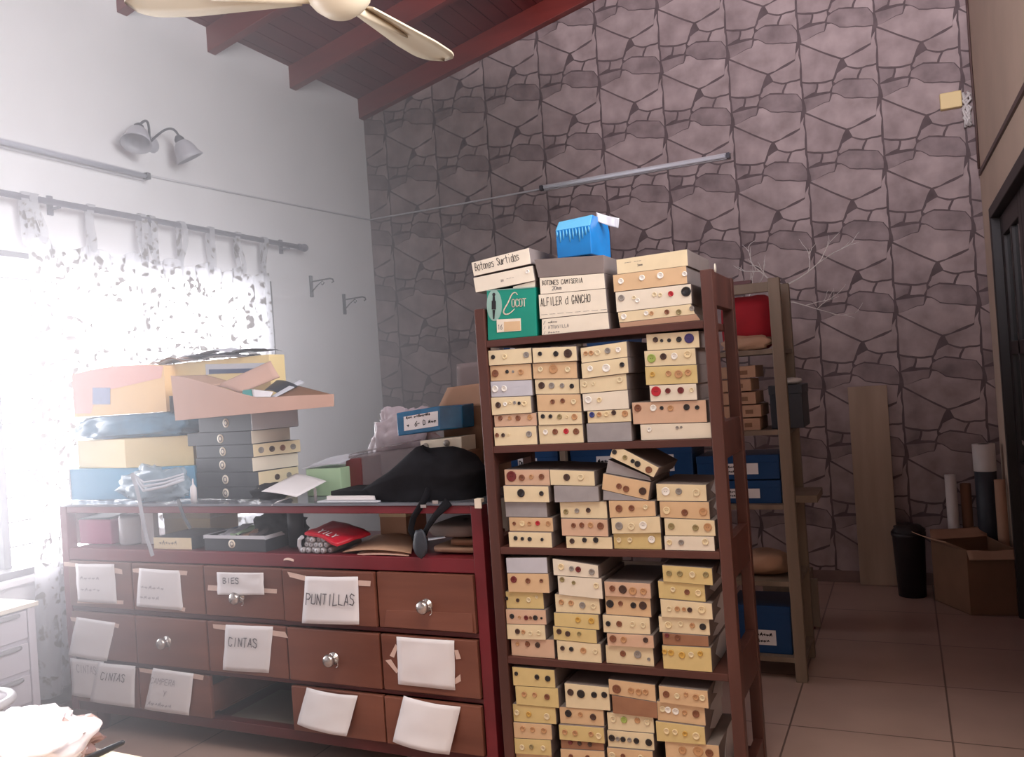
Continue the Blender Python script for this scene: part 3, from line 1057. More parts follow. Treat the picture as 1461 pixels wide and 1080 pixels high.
SH4 = (690, 780, 3.6525, [
    [((117, 57), (330, 55), 130, 132, 's', []),
     ((123, 137), (338, 140), 203, 215, 't', [(158, 170, 19, 'm'), (232, 177, 15, 'b'), (302, 177, 11, 'b')]),
     ((90, 235), (305, 242), 305, 318, 'y', [(115, 272, 11, 'k'), (173, 282, 11, 'd'), (230, 280, 14, 'p'), (272, 265, 9, 'p')]),
     ((103, 325), (323, 330), 393, 405, 'i', [(148, 362, 14, 'k'), (187, 367, 9, 't'), (222, 370, 13, 'm'), (245, 370, 9, 'b'), (270, 370, 14, 'k'), (302, 372, 7, 'k')]),
     ((105, 402), (320, 408), 473, 487, 'c', [(178, 440, 15, 'd'), (208, 443, 12, 't'), (245, 450, 13, 'p'), (288, 448, 13, 'p')]),
     ((137, 483), (362, 487), 540, 555, 'i', [(173, 508, 11, 't'), (225, 510, 15, 'b'), (278, 515, 15, 'd')])],
    [((360, 60), (597, 97), 135, 165, 'w', [(405, 103, 18, 'c'), (460, 113, 14, 'g'), (495, 117, 16, 'm'), (565, 130, 17, 'g')]),
     ((385, 150), (615, 165), 222, 238, 'w', [(410, 170, 14, 'o'), (470, 187, 11, 'o'), (587, 203, 16, 'p')]),
     ((367, 248), (600, 272), 335, 350, 'c', [(402, 290, 15, 't'), (453, 295, 15, 't'), (512, 307, 18, 'g'), (570, 312, 15, 'p')]),
     ((365, 343), (598, 355), 403, 430, 'y', [(492, 380, 15, 'y'), (562, 385, 17, 'y')]),
     ((362, 413), (588, 434), 475, 500, 'y', [(395, 440, 15, 'd'), (440, 452, 15, 'd'), (500, 452, 12, 'o')]),
     ((380, 485), (610, 507), 557, 578, 'c', [(412, 528, 13, 'd'), (458, 533, 13, 'k'), (520, 540, 17, 't'), (583, 545, 14, 'p')])],
    [((627, 180), (868, 192), 250, 268, 'i', [(670, 217, 16, 'b'), (725, 222, 22, 'd'), (777, 230, 21, 't'), (832, 232, 18, 't')]),
     ((628, 258), (865, 272), 333, 345, 't', [(655, 300, 21, 'k'), (710, 298, 13, 'b'), (777, 308, 16, 'k'), (827, 310, 21, 'd')]),
     ((617, 355), (863, 372), 435, 452, 'c', [(648, 402, 14, 'k'), (705, 403, 16, 'b'), (775, 405, 15, 'p'), (830, 410, 15, 'p')]),
     ((642, 450), (885, 462), 510, 525, 'i', [(675, 478, 19, 'b'), (730, 483, 17, 't'), (845, 485, 14, 'd')]),
     ((630, 515), (880, 530), 590, 610, 'c', [(723, 560, 16, 'b'), (800, 565, 20, 'g'), (858, 590, 9, 'g')])],
    [((930, 95), (1190, 112), 170, 190, 'y', [(967, 138, 15, 'o'), (1023, 140, 15, 'o'), (1088, 145, 16, 'p'), (1158, 145, 15, 'o')]),
     ((905, 180), (1150, 200), 250, 275, 'y', [(985, 225, 13, 'p'), (1058, 238, 14, 'b'), (1117, 243, 16, 'c')]),
     ((920, 272), (1190, 295), 352, 372, 'c', [(968, 322, 14, 'p'), (1010, 323, 14, 't'), (1045, 325, 11, 't'), (1075, 328, 13, 'd'), (1137, 327, 20, 'c')]),
     ((907, 365), (1173, 380), 440, 460, 'c', [(960, 410, 18, 'c'), (1025, 405, 13, 'p'), (1085, 413, 14, 't'), (1140, 420, 17, 'k')]),
     ((930, 450), (1170, 467), 500, 517, 'b', [(955, 462, 12, 'm'), (1010, 472, 15, 'b')]),
     ((930, 512), (1185, 525), 585, 600, 'y', [(945, 545, 13, 'y'), (978, 550, 16, 'y'), (1035, 562, 17, 'y'), (1083, 560, 14, 'p'), (1130, 555, 14, 'y')])]])
SH5 = (690, 930, 3.5634, [
    [((145, 75), (360, 92), 143, 172, 'y', [(167, 110, 11, 'k'), (272, 127, 14, 'k'), (327, 135, 16, 'k')]),
     ((160, 172), (378, 185), 235, 262, 'y', [(207, 215, 15, 't'), (260, 218, 14, 't'), (323, 228, 16, 'b')]),
     ((137, 265), (363, 285), 335, 360, 'y', [(167, 310, 15, 'p'), (228, 318, 15, 'y'), (320, 330, 17, 'p')]),
     ((127, 355), (345, 370), 407, 430, 't', [(200, 388, 15, 't'), (250, 393, 15, 't'), (307, 398, 16, 't')]),
     ((122, 435), (343, 448), 500, 522, 'y', [(140, 475, 13, 'p'), (198, 483, 15, 'p'), (245, 480, 13, 'o'), (305, 487, 14, 'p')]),
     ((140, 515), (345, 528), 580, 600, 't', [(180, 545, 14, 't'), (250, 552, 14, 'b'), (310, 560, 14, 't')])],
    [((408, 160), (635, 183), 230, 258, 'c', [(440, 207, 18, 'd'), (493, 215, 22, 'k'), (560, 220, 16, 'k'), (612, 220, 16, 'k')]),
     ((380, 283), (605, 300), 345, 375, 't', [(427, 317, 19, 'k'), (488, 322, 13, 't'), (553, 335, 17, 'd')]),
     ((383, 368), (613, 385), 435, 458, 'y', [(415, 405, 15, 't'), (467, 410, 15, 't'), (548, 415, 14, 't'), (587, 425, 16, 'c')]),
     ((390, 445), (610, 465), 485, 495, 'b', [(440, 460, 12, 'm'), (487, 465, 12, 'd'), (540, 470, 12, 'd')]),
     ((390, 492), (615, 505), 560, 580, 't', [(445, 530, 13, 'b'), (530, 535, 13, 'b')])],
    [((632, 140), (870, 170), 213, 245, 't', [(675, 190, 23, 'b'), (748, 198, 17, 't'), (787, 205, 17, 't'), (822, 205, 15, 't')]),
     ((650, 220), (880, 258), 265, 300, 'b', []),
     ((622, 310), (860, 338), 375, 402, 'c', [(655, 347, 17, 'p'), (710, 350, 17, 'n'), (778, 353, 15, 't'), (828, 362, 16, 'p')]),
     ((625, 400), (862, 420), 470, 500, 'c', [(650, 440, 17, 'k'), (680, 445, 12, 'g'), (707, 447, 14, 'k'), (740, 450, 12, 'g'), (775, 455, 15, 'k'), (838, 463, 18, 'k')]),
     ((627, 485), (860, 505), 560, 580, 't', [(655, 525, 18, 'p'), (710, 528, 13, 'b'), (800, 535, 14, 'p')])],
    [((890, 170), (1140, 197), 243, 275, 't', [(930, 213, 17, 'b'), (985, 222, 14, 'p'), (1030, 214, 12, 't'), (1080, 228, 16, 't'), (1113, 232, 15, 'p')]),
     ((877, 252), (1122, 285), 327, 360, 't', [(908, 293, 15, 'p'), (936, 297, 16, 'w'), (975, 305, 17, 'w'), (1020, 310, 13, 't'), (1078, 318, 18, 'b')]),
     ((875, 350), (1125, 380), 430, 472, 'y', [(932, 400, 15, 'c'), (975, 405, 14, 'c'), (1025, 413, 13, 'y'), (1082, 425, 18, 'c')]),
     ((920, 455), (1195, 478), 530, 560, 't', [(1010, 500, 20, 't'), (1090, 505, 26, 't'), (1147, 515, 20, 'b')])]])
STK = ['cupboard-side stack', 'second stack', 'third stack', 'open-end stack']
SHN = ['', 'second shelf', 'middle shelf', 'fourth shelf', 'bottom shelf']
YBX = 2.628
XMIN, XMAX = RXL + .04, RXR - .04
rnd = random.Random(11)


def line(p, q, x):
    return p[1] + (q[1] - p[1]) * (x - p[0]) / (q[0] - p[0])


def flat(x, y, sh, Y=YBX):
    p = P(sh[0] + x / sh[2], sh[1] + y / sh[2], Y)
    return (p.x, p.z)


def build_stack(sh, si, ci, stack, bottom_z, names=None):
    polys = []
    for (tl, tr_, bly, bry, tone, bt) in stack:
        TL, TR = flat(*tl, sh), flat(*tr_, sh)
        BL, BR = flat(tl[0], bly, sh), flat(tr_[0], bry, sh)
        x0, x1 = max(TL[0], XMIN), min(TR[0], XMAX)
        polys.append([[x0, line(TL, TR, x0)], [x1, line(TL, TR, x1)], [x1, line(BL, BR, x1)], [x0, line(BL, BR, x0)]])
    n = len(polys)
    for i in range(n):
        p = polys[i]
        for j in (3, 2):
            if i == n - 1:
                p[j][1] = bottom_z
            else:
                q = polys[i + 1]
                z = line(q[0], q[1], p[j][0])
                p[j][1] = max(z, bottom_z + .01) + .0006
        for j, k in ((0, 3), (1, 2)):
            p[j][1] = max(p[j][1], p[k][1] + .02)
    for i in range(n):
        tone, bt = stack[i][4], stack[i][5]
        yj = YBX + rnd.uniform(-.004, .008)
        bb = [(*flat(x, y, sh), r / sh[2] / F * 2.75, k) for x, y, r, k in bt]
        bb = [q for q in bb if polys[i][0][0] < q[0] < polys[i][1][0]]
        cols = []
        for x, y, r, k in sorted(bt, key=lambda q: -q[2]):
            if BN[k] not in cols:
                cols.append(BN[k])
        look = TONE[tone][1] + ' box '
        if bt:
            look += 'with %s %s button%s' % (CNT[len(bb)], ' and '.join(cols[:2]) if len(cols) < 3 else cols[0], '' if len(bb) == 1 else 's')
            if len(cols) > 2:
                look = TONE[tone][1] + ' box with %s mixed buttons' % CNT[len(bb)]
        lab = '%s, %s in %s, %s' % (look.strip(), ORD[i], STK[ci], SHN[si])
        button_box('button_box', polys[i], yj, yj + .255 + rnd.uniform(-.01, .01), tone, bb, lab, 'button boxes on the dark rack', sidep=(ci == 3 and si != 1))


for si, sh in ((1, SH2), (2, SH3), (3, SH4), (4, SH5)):
    for ci, st in enumerate(sh[3]):
        if si == 2 and ci == 2:
            continue
        build_stack(sh, si, ci, st, SZ[si] + .0005)
# middle shelf, third stack: three boxes flat, then a wedge, a tilted pair on top
sh = SH3
st = sh[3][2]
build_stack(sh, 2, 2, st, SZ[2] + .0005)


def freebox(quad, tone, bt, label, sh=SH3, y=YBX, dep=.25):
    p = [flat(*q, sh) for q in quad]
    bb = [(*flat(x, yy, sh), r / sh[2] / F * 2.75, k) for x, yy, r, k in bt]
    return button_box('button_box', p, y, y + dep, tone, bb, label, 'button boxes on the dark rack')


freebox([(655, 304), (900, 362), (900, 364), (655, 360)], 'g', [], 'grey wedge-tilted box under the two slanting boxes, third stack, middle shelf')
freebox([(655, 213), (915, 262), (904, 360), (648, 302)], 't', [(743, 283, 16, 'b'), (782, 298, 18, 'b'), (873, 310, 21, 'd')], 'slanting tan box with three brown buttons below the most tilted box, middle shelf')
freebox([(677, 138), (905, 236), (915, 258), (664, 210)], 'g', [], 'grey box end showing between the two slanting button boxes, middle shelf', y=YBX + .01)
freebox([(718, 52), (963, 183), (935, 235), (693, 118)], 'c', [(720, 95, 14, 'k'), (778, 125, 14, 'o'), (820, 145, 12, 'k'), (847, 160, 17, 'k'), (908, 192, 19, 'b')], 'most steeply tilted cream button box, on top of third stack, middle shelf', y=YBX - .004)

# ---- top shelf
SH1 = (660, 280, 3.6525)
G1 = 'boxes on the top shelf'


def topbox(quad, tone, bt, label, text=None, y=YBX, dep=.30, name='button_box', sm=None, bz=None, extra=0):
    p = [list(flat(*q, SH1, y)) for q in quad]
    p[1][0] = min(p[1][0], XMAX + extra)
    p[2][0] = min(p[2][0], XMAX + extra)
    if bz is not None:
        p[2][1] = p[3][1] = bz
    bb = [(*flat(x, yy, SH1, y), r / SH1[2] / F * 2.75, k) for x, yy, r, k in bt]
    return button_box(name, [tuple(q) for q in p], y, y + dep, tone, bb, label, G1, text=text, sm=sm)


z0 = SZ[0] + .0005
# green thread box
p = [flat(*q, SH1) for q in ((125, 490), (378, 472), (385, 718), (130, 735))]
p[2], p[3] = (p[2][0], z0), (p[3][0], z0)
t = thing('thread_box', 'green box lettered COCOT with a grey oval figure, on the top shelf', 'box', ((p[0][0] + p[1][0]) / 2, YBX, z0))
b = B()
b.prism([(x, YBX + .001, z) for x, z in p], (0, .2, 0))
obj('box_body', b, m_green, t, .0015)


def FL(x, y, sh=SH1, Y=YBX):
    q = flat(x, y, sh, Y)
    return Vector((q[0], Y, q[1]))


b = B()
c = FL(165, 568, Y=YBX)
pts = [(c.x + .0290 * cos(a) * 1.0 + .002 * sin(a), YBX, c.z + .0545 * sin(a)) for a in [2 * pi * k / 28 for k in range(28)]]
b.prism(pts, (0, .001, 0), 0)
for quad in (((152, 545), (174, 545), (174, 590), (152, 590)), ((158, 520), (168, 520), (170, 545), (156, 545)), ((156, 592), (170, 592), (166, 640), (160, 640))):
    b.prism([FL(*q) for q in quad], (0, -.0008, 0), 1)
hd = FL(163, 512)
b.lathe([(0, .001), (.006, .001), (.006, 0)], hd, (0, -1, 0), 12, 1)
obj('oval_print', b, [m_oval, m_ink], t)
b = B()
def FC(x, y):
    return P(668 + x / 6.58, 350 + y / 6.58, YBX)


arc = [(462, 462), (452, 446), (436, 442), (418, 452), (402, 476), (388, 510), (372, 545), (352, 578), (338, 604), (332, 626), (340, 642), (358, 648), (380, 644), (402, 630), (420, 614), (434, 598)]
q = [FC(*a) for a in arc]
for i, (a, c2) in enumerate(zip(q, q[1:])):
    d = (c2 - a).normalized()
    sdv = Vector((-d.z, 0, d.x)) * (.0012 + .0012 * sin(pi * i / 14))
    vs = [b.bm.verts.new(v + Vector((0, -.0008, 0))) for v in (a - sdv - d * .001, c2 - sdv + d * .001, c2 + sdv + d * .001, a + sdv - d * .001)]
    b.face(vs, 0)
u = (FL(378, 472) - FL(125, 490)).normalized()
v = Vector((-u.z, 0, u.x))
write(b, 'OCOT', FC(412, 578), u, v, .0255, .0138, .0032, 0, gap=.26)
obj('lettering', b, m_palew, t)
b = B()
b.prism([FL(*q) for q in ((178, 642), (303, 636), (305, 700), (180, 710))], (0, -.001, 0), 0)
b.prism([FL(*q) for q in ((216, 654), (300, 650), (302, 698), (217, 705))], (0, -.0014, 0), 1)
write(b, '16', FL(186, 694) + Vector((0, -.0006, 0)), u, v, .016, .009, .002, 2)
obj('price_label', b, [m_palew, m_tan, m_ink2], t)
b = B()
b.prism([FL(*q) for q in ((125, 490), (378, 472), (378, 476), (125, 494))], (0, -.0008, 0), 0)
obj('lid_edge', b, m_oval, t)

topbox([(262, 470), (378, 440), (378, 472), (262, 481)], 'w', [], 'thin off-white box lid wedged on top of the green thread box', y=YBX + .006, dep=.18)
topbox([(55, 425), (365, 360), (377, 440), (68, 503)], 'w', [(338, 393, 11, 'w')], 'off-white box with faint writing, directly under the Botones Surtidos box', text=[('20', .45, .62, .006, .006, .0012, 2), ('---', .55, .56, .005, .01, .001, 2)])
topbox([(45, 345), (345, 268), (356, 352), (58, 417)], 'w', [], 'tilted off-white box handwritten Botones Surtidos, topmost by the cupboard end', text=[('Botones Surtidos', .05, .66, .026, .0108, .0022, 1)])
# middle stack
topbox([(412, 640), (757, 604), (765, 680), (412, 710)], 'w', [], 'white box listing three faint handwritten lines, bottom of the middle top-shelf stack', text=[('/ ~^_~', .03, .34, .011, .0085, .0014, 1), ('/ ATRAVILLA', .03, .65, .011, .0085, .0012, 2), ('/ ^~~_~', .03, .95, .010, .0085, .0012, 2)], bz=z0)
topbox([(395, 513), (745, 480), (755, 603), (402, 640)], 'w', [], 'off-white box handwritten Alfiler de Gancho, in the middle top-shelf stack', text=[('ALFILER d GANCHO', .03, .48, .026, .0112, .0022, 1), ('________', .03, .84, .001, .03, .001, 2)])
topbox([(400, 425), (737, 400), (744, 480), (405, 512)], 'w', [], 'off-white box handwritten Botones Camiseria, in the middle top-shelf stack', text=[('BOTONES CAMISERIA', .04, .46, .0145, .0086, .0018, 1), ('20mm', .19, .80, .012, .009, .0016, 2)])
tdk = topbox([(372, 330), (735, 306), (737, 400), (395, 425)], m_sleeve, [], 'dark brown box without a label under the blue carton', sm=m_sleeve, dep=.32)
# stack by the open end
topbox([(815, 660), (1215, 612), (1240, 640), (820, 672)], m_kraft, [], 'flat brown tray under the button boxes at the top shelf end', bz=z0, name='box_tray', extra=.0)
topbox([(808, 605), (1190, 560), (1212, 614), (815, 660)], 'c', [(840, 627, 15, 'w'), (957, 610, 12, 'w'), (985, 610, 11, 't'), (1065, 603, 13, 'b'), (1127, 603, 14, 'o'), (1195, 585, 13, 'g')], 'cream box with six mixed buttons and a glittery corner, top shelf end stack')
topbox([(795, 500), (1190, 455), (1195, 560), (802, 605)], 'w', [(828, 530, 17, 'g'), (893, 528, 10, 'p'), (912, 543, 12, 'w'), (1000, 512, 12, 'p'), (1030, 514, 11, 'p'), (1085, 508, 14, 'r'), (1165, 497, 25, 'k')], 'off-white box with one red and one big black button, top shelf end stack')
topbox([(782, 410), (1165, 362), (1172, 455), (788, 500)], 't', [(825, 443, 15, 'w'), (935, 425, 15, 'w'), (1030, 413, 17, 'w'), (1157, 405, 13, 'w')], 'tan box with white buttons, second from top, top shelf end stack')
t = topbox([(800, 330), (1170, 275), (1175, 362), (805, 408)], 'c', [], 'cream box with smudged writing, topmost of the end stack near the rack post', text=[('--- ---', .12, .35, .005, .008, .0012, 2), ('2mm', .3, .62, .006, .006, .0012, 2), ('//', .86, .6, .014, .006, .002, 0)], dep=.33)
b = B()
b.lathe([(0, .0012), (.017, .0012), (.017, 0)], (XMAX + .0, YBX + .25, 1.795), (1, 0, 0), 16)
obj('oval_sticker', b, m_palew, t)
# blue carton on top
cx0 = flat(485, 300, SH1, 2.68)
t = thing('blue_carton', 'bright blue plastic-wrapped carton standing on the topmost boxes', 'carton', (cx0[0] + .08, 2.68, 1.84))
fp = [(483, 180), (665, 150), (672, 283), (492, 303)]
p = [FL(*q, Y=2.68) for q in fp]
zb = min(p[2].z, p[3].z)
ztd = max(flat(372, 330, SH1)[1], flat(735, 306, SH1)[1]) + .001
p[2].z = p[3].z = ztd
dv = Vector((.012, .17, 0))
b = B()
top = [p[0] + Vector((.002, .03, .034)), p[1] + Vector((.0, .03, .040))]
sec = [p[3], p[2], p[1], p[0]]
v0 = [b.bm.verts.new(q) for q in (p[3], p[2], p[1], p[0], top[0], top[1])]
v1 = [b.bm.verts.new(q + dv) for q in (p[3], p[2], p[1], p[0])]
t1 = [b.bm.verts.new(q + dv * .72) for q in top]
b.face([v0[0], v0[1], v0[2], v0[3]])
b.face([v0[3], v0[2], v0[5], v0[4]], 1)
b.face([v0[4], v0[5], t1[1], t1[0]])
b.face([t1[0], t1[1], v1[2], v1[3]])
b.face([v1[1], v1[0], v1[3], v1[2]])
b.face([v0[1], v1[1], v1[2], t1[1], v0[5], v0[2]])
b.face([v0[0], v0[3], v0[4], t1[0], v1[3], v1[0]])
b.face([v0[0], v1[0], v1[1], v0[1]])
body = obj('carton_body', b, [m_blue, m_bluel], t, .003)
b = B()
for k in range(11):
    f0 = (k + .5) / 11
    a = p[0] + (p[1] - p[0]) * f0 + Vector((0, -.001, -.002))
    l = .02 + .03 * ((k * 37) % 10) / 10
    b.tube([a, a + Vector((.001, -.001, -l * .5)), a + Vector((0, 0, -l))], [.0012, .0028, .001], 6)
obj('wrap_crease', b, m_bluel, t)
b = B()
e = top[1] + dv * .25
b.sheet(e + Vector((-.004, 0, .015)), e + Vector((.068, .03, -.012)), e + Vector((.062, .03, -.045)), e + Vector((.0, 0, -.018)), bend=.008, seed=3)
obj('tape_flap', b, m_plastic, t)

# ------------------------------------------------------------------ pale rack behind
PY0, PY1 = 4.03, 4.42
PXL, PXM, PXR = -2.0, -1.632, -0.492
t = thing('shelf_rack', 'pale wooden rack standing behind the dark rack', 'shelf', (-1.25, PY0, 0))
for xx, w in ((PXL, .045), (PXM, .03), (PXR - .052, .052)):
    for yy in (PY0, PY1 - .04):
        b = B()
        b.box(xx, xx + w, yy, yy + .04, 0, 1.86)
        obj('post', b, m_pale, t, .003)
PZS = [1.535, 1.16, .815, .46, .11]
for z in PZS:
    b = B()
    b.box(PXL + .004, PXR - .004, PY0 + .04, PY1 - .04, z - .022, z)
    b.box(PXL + .045, PXM, PY0 + .004, PY0 + .04, z - .022, z)
    b.box(PXM + .03, PXR - .052, PY0 + .004, PY0 + .04, z - .022, z)
    obj('shelf_board', b, m_pale, t)
b = B()
b.box(PXM + .03, PXR - .052, PY0 + .006, PY0 + .034, 1.80, 1.845)
obj('top_rail', b, m_pale, t, .002)
b = B()
b.box(-.78, -.62, PY0 + .01, PY0 + .05, 1.8455, 1.862)
tag(obj('wood_strip', b, m_darkred), 'short dark strip of wood lying on the pale rack top rail', 'strip')


def label_box(name, x0, x1, y0, y1, z0, z1, m, label, cat='box', group=None, lab=None, text=None):
    t = thing(name, label, cat, ((x0 + x1) / 2, y0, z0), group)
    b = B()
    b.box(x0, x1, y0 + .001, y1, z0, z1)
    b.box(x0 - .002, x1 + .002, y0, y1 + .002, z1 - .035, z1 + .002)
    obj('box_body', b, m, t, .003)
    if lab:
        b = B()
        lx0, lx1, lz0, lz1 = lab
        b.box(lx0, lx1, y0 - .0015, y0 + .0005, lz0, lz1)
        for i, tx in enumerate(text or []):
            h = (lz1 - lz0) * .26
            write(b, tx, (lx0 + .008, y0 - .0018, lz1 - (i + 1) * (lz1 - lz0) * .42), (1, 0, 0), (0, 0, 1), h, h * .8, h * .22, 1, jit=.05)
        obj('paper_label', b, [m_paper, m_ink], t)
    return t


GB = 'blue boxes on the pale rack'
yb0 = PY0 + .045
BX = [(-1.945, -1.66, 'by the left post'), (-1.59, -1.29, 'second bay'), (-1.27, -.96, 'third bay'), (-.94, -.555, 'at the open end')]
wh = ['farthest along toward the window', 'just past the white middle post', 'third along from the open end', 'at the open end post']
for i, (x0, x1, _) in enumerate(BX):
    for j, (z0, z1, nm) in enumerate(((.815, .948, 'lower'), (.951, 1.098, 'upper'))):
        hs = 1 if i < 3 else .85
        z0b, z1b = z0 + .0005, z1
        if i == 3:
            z0b, z1b = ((.8155, .925), (.9285, 1.045))[j]
        lx = {0: (x0 + .055, x0 + .165), 1: (x0 + .14, x0 + .25), 2: (x0 + .1, x0 + .22), 3: (-.80, -.652)}[i]
        zz = (z0b + .025, z1b - .04)
        label_box('blue_box', x0, x1, yb0, yb0 + .28, z0b, z1b - .004, m_blued, '%s blue box with white label on pale rack, %s' % (nm, wh[i]), 'box', GB,
                  (lx[0], lx[1], zz[0], zz[1]), (['Dura', '~^~'] if i == 0 else ['^~_~^', '_~^~']))
label_box('blue_box', -.83, -.555, yb0, yb0 + .28, .1105, .33, m_blued, 'blue box with white label on the lowest shelf of pale rack', 'box', GB, (-.72, -.625, .15, .22), ['~^_~^', '^~~_'])
label_box('blue_box', -1.93, -1.76, yb0, yb0 + .25, 1.536, 1.685, m_blued, 'small blue box high on the pale rack, seen above the first stack', 'box', GB, (-1.89, -1.84, 1.58, 1.66), ['~'])
label_box('blue_box', -1.46, -1.24, yb0, yb0 + .25, 1.536, 1.675, m_blued, 'plain blue box high on the pale rack, seen above the third stack', 'box', GB)
for i in range(5):
    z = 1.1605 + i * .062
    dx = (0, .008, -.012, -.03, -.005)[i]
    t = thing('cardboard_box', 'small tan box on pale rack, %s of five by the post' % (['lowest', 'second lowest', 'middle', 'second highest', 'topmost'][i]), 'box', (-.69, yb0, z), 'tan boxes on the pale rack')
    b = B()
    b.box(-.83, -.628 + dx, yb0, yb0 + .25, z, z + .056)
    obj('box_body', b, m_kraft, t, .002)
    b = B()
    b.box(-.70 + dx, -.665 + dx, yb0 - .001, yb0, z + .015, z + .035)
    obj('sticker', b, m_kraftd, t)
b = B()
b.blob((-.665, 4.21, 1.67), (.135, .12, .132), 5, .12, 1.6, 26, 16, flat=.99, power=3.2)
tag(obj('red_bag', b, m_redf), 'red fabric bag on the highest shelf of the pale rack', 'bag')
b = B()
b.blob((-.66, 4.06, 1.57), (.11, .028, .034), 9, .35, 3, 24, 12, flat=.99)
tag(obj('crumpled_bag', b, m_kraft), 'crumpled beige bag in front of the red fabric bag', 'bag')
b = B()
b.box(-.58, -.435, 4.09, 4.36, 1.161, 1.36)
b.box(-.583, -.432, 4.087, 4.363, 1.32, 1.363)
tag(obj('storage_box', b, m_slate, bevel=.004), 'black box sticking out past the pale rack post', 'box')
b = B()
b.blob((-.50, 4.18, 1.378), (.06, .07, .016), 2, .3, 3, 20, 10, flat=.9)
tag(obj('white_cloth', b, m_wpaint), 'scrap of white cloth on the black box beside the post', 'cloth')
b = B()
b.box(-.60, -.40, 4.09, 4.36, .8155, .85)
tag(obj('board_offcut', b, m_pale, bevel=.002), 'pale board offcut sticking out of the pale rack, waist height', 'board')
b = B()
b.blob((-.70, 4.2, .515), (.16, .12, .055), 12, .25, 2.4, 24, 12, flat=.98)
tag(obj('folded_cloth', b, m_kraft), 'folded beige cloth on the second lowest shelf of pale rack', 'cloth')
t = thing('wooden_crate', 'small pale wooden crate on the floor behind the pale rack', 'crate', (-.58, 4.86, 0))
b = B()
b.box(-.80, -.545, 4.86, 5.06, .06, .30)
obj('crate_body', b, m_pale, t, .004)
for xx in (-.79, -.565):
    b = B()
    b.box(xx, xx + .03, 4.87, 5.05, 0, .06)
    obj('foot', b, m_darkred, t)
b = B()
b.box(-.54, -.505, 4.85, 4.875, .02, .28)
tag(obj('wood_batten', b, m_pale), 'short pale batten leaning on the wooden crate', 'batten')
# bare twigs
b = B()
rr = random.Random(5)


def twig(p, d, l, r, dep):
    q = [p]
    for k in range(4):
        d = (d + Vector((rr.uniform(-.35, .35), rr.uniform(-.1, .1), rr.uniform(-.3, .35)))).normalized()
        q.append(q[-1] + d * l / 4)
        if dep and k in (1, 2, 3):
            twig(q[-1], (d + Vector((rr.uniform(-.8, .8), 0, rr.uniform(-.3, .9)))).normalized(), l * .5, r * .6, dep - 1)
    b.tube(q, [r * (1 - .15 * k) for k in range(5)], 5)


twig(Vector((-.52, 4.5, 1.86)), Vector((1, 0, .25)), .25, .005, 2)
twig(Vector((-.52, 4.5, 1.86)), Vector((-1, 0, .3)), .20, .005, 2)
twig(Vector((-.55, 4.5, 1.78)), Vector((1, 0, .1)), .25, .004, 2)
twig(Vector((-.75, 4.48, 1.76)), Vector((.6, 0, .3)), .18, .004, 2)
b.tube([(-.52, 4.5, 1.0), (-.53, 4.5, 1.5), (-.52, 4.5, 1.87)], .008, 6)
tag(obj('bare_branch', b, m_wpaint), 'white bare branching twigs rising behind the pale rack', 'branch')

# ------------------------------------------------------------------ far corner
b = B()
pb0, pb1 = PZ(1224, 834, 0), PZ(1281, 834, 0)
xw = .235
b.hexa([(-.35, 5.895, .002), (-.35 + xw, 5.895, .002), (-.35 + xw, 5.915, .002), (-.35, 5.915, .002),
        (-.345, 5.942, 1.285), (-.345 + xw, 5.942, 1.285), (-.345 + xw, 5.962, 1.285), (-.345, 5.962, 1.285)])
tag(obj('wooden_plank', b, m_board, bevel=.002), 'tall pale plank leaning against the stone-print wall', 'plank')
t = thing('carton', 'open brown cardboard carton with loose flaps by the dark door', 'carton', (.33, 5.4, 0))
b = B()
f = [(.245, 5.29), (.492, 5.33), (.38, 5.72), (.075, 5.585)]
b.prism([(x, y, .001) for x, y in f], (0, 0, .006))
for i in range(4):
    a, c2 = Vector((*f[i], .001)), Vector((*f[(i + 1) % 4], .001))
    ce = Vector((.30, 5.48, 0))
    n = (ce - (a + c2) / 2)
    n.z = 0
    n = n.normalized() * .005
    b.hexa([a, c2, c2 + n, a + n, a + Vector((0, 0, .36)), c2 + Vector((0, 0, .36)), c2 + n + Vector((0, 0, .36)), a + n + Vector((0, 0, .36))])
obj('carton_body', b, m_kraftd, t)
for i, d in ((0, Vector((.01, -.02, -.05))), (3, Vector((-.10, -.03, .05))), (2, Vector((0, .10, .04)))):
    a, c2 = Vector((*f[i], .361)), Vector((*f[(i + 1) % 4], .361))
    b = B()
    b.sheet(a, c2, c2 + d, a + d, thick=.004, bend=.006)
    obj('flap', b, m_kraft, t)
t = thing('waste_bin', 'dark bin standing between the leaning plank and the brown carton', 'bin', (-.045, 5.68, 0))
b = B()
b.lathe([(0, .001), (.078, .001), (.092, .36), (.098, .37), (.098, .39), (.088, .39), (.074, .02), (0, .02)], (-.045, 5.68, 0), n=24)
obj('bin_body', b, m_bag, t)
b = B()
b.blob((-.045, 5.68, .39), (.09, .09, .05), 3, .3, 3, 24, 12)
obj('bin_liner', b, m_bag, t)
rolls = [((.40, 5.80), .06, .90, m_wpaint, 'thick greyish roll topped with white paper, tallest in the corner'), ((.21, 5.80), .032, .72, m_wpaint, 'thin white roll standing behind the brown carton'),
         ((.462, 5.68), .03, .70, m_kraft, 'slim beige roll standing next to the dark door frame'), ((.29, 5.83), .03, .66, m_kraftd, 'slim brown roll between the white and the thick roll')]
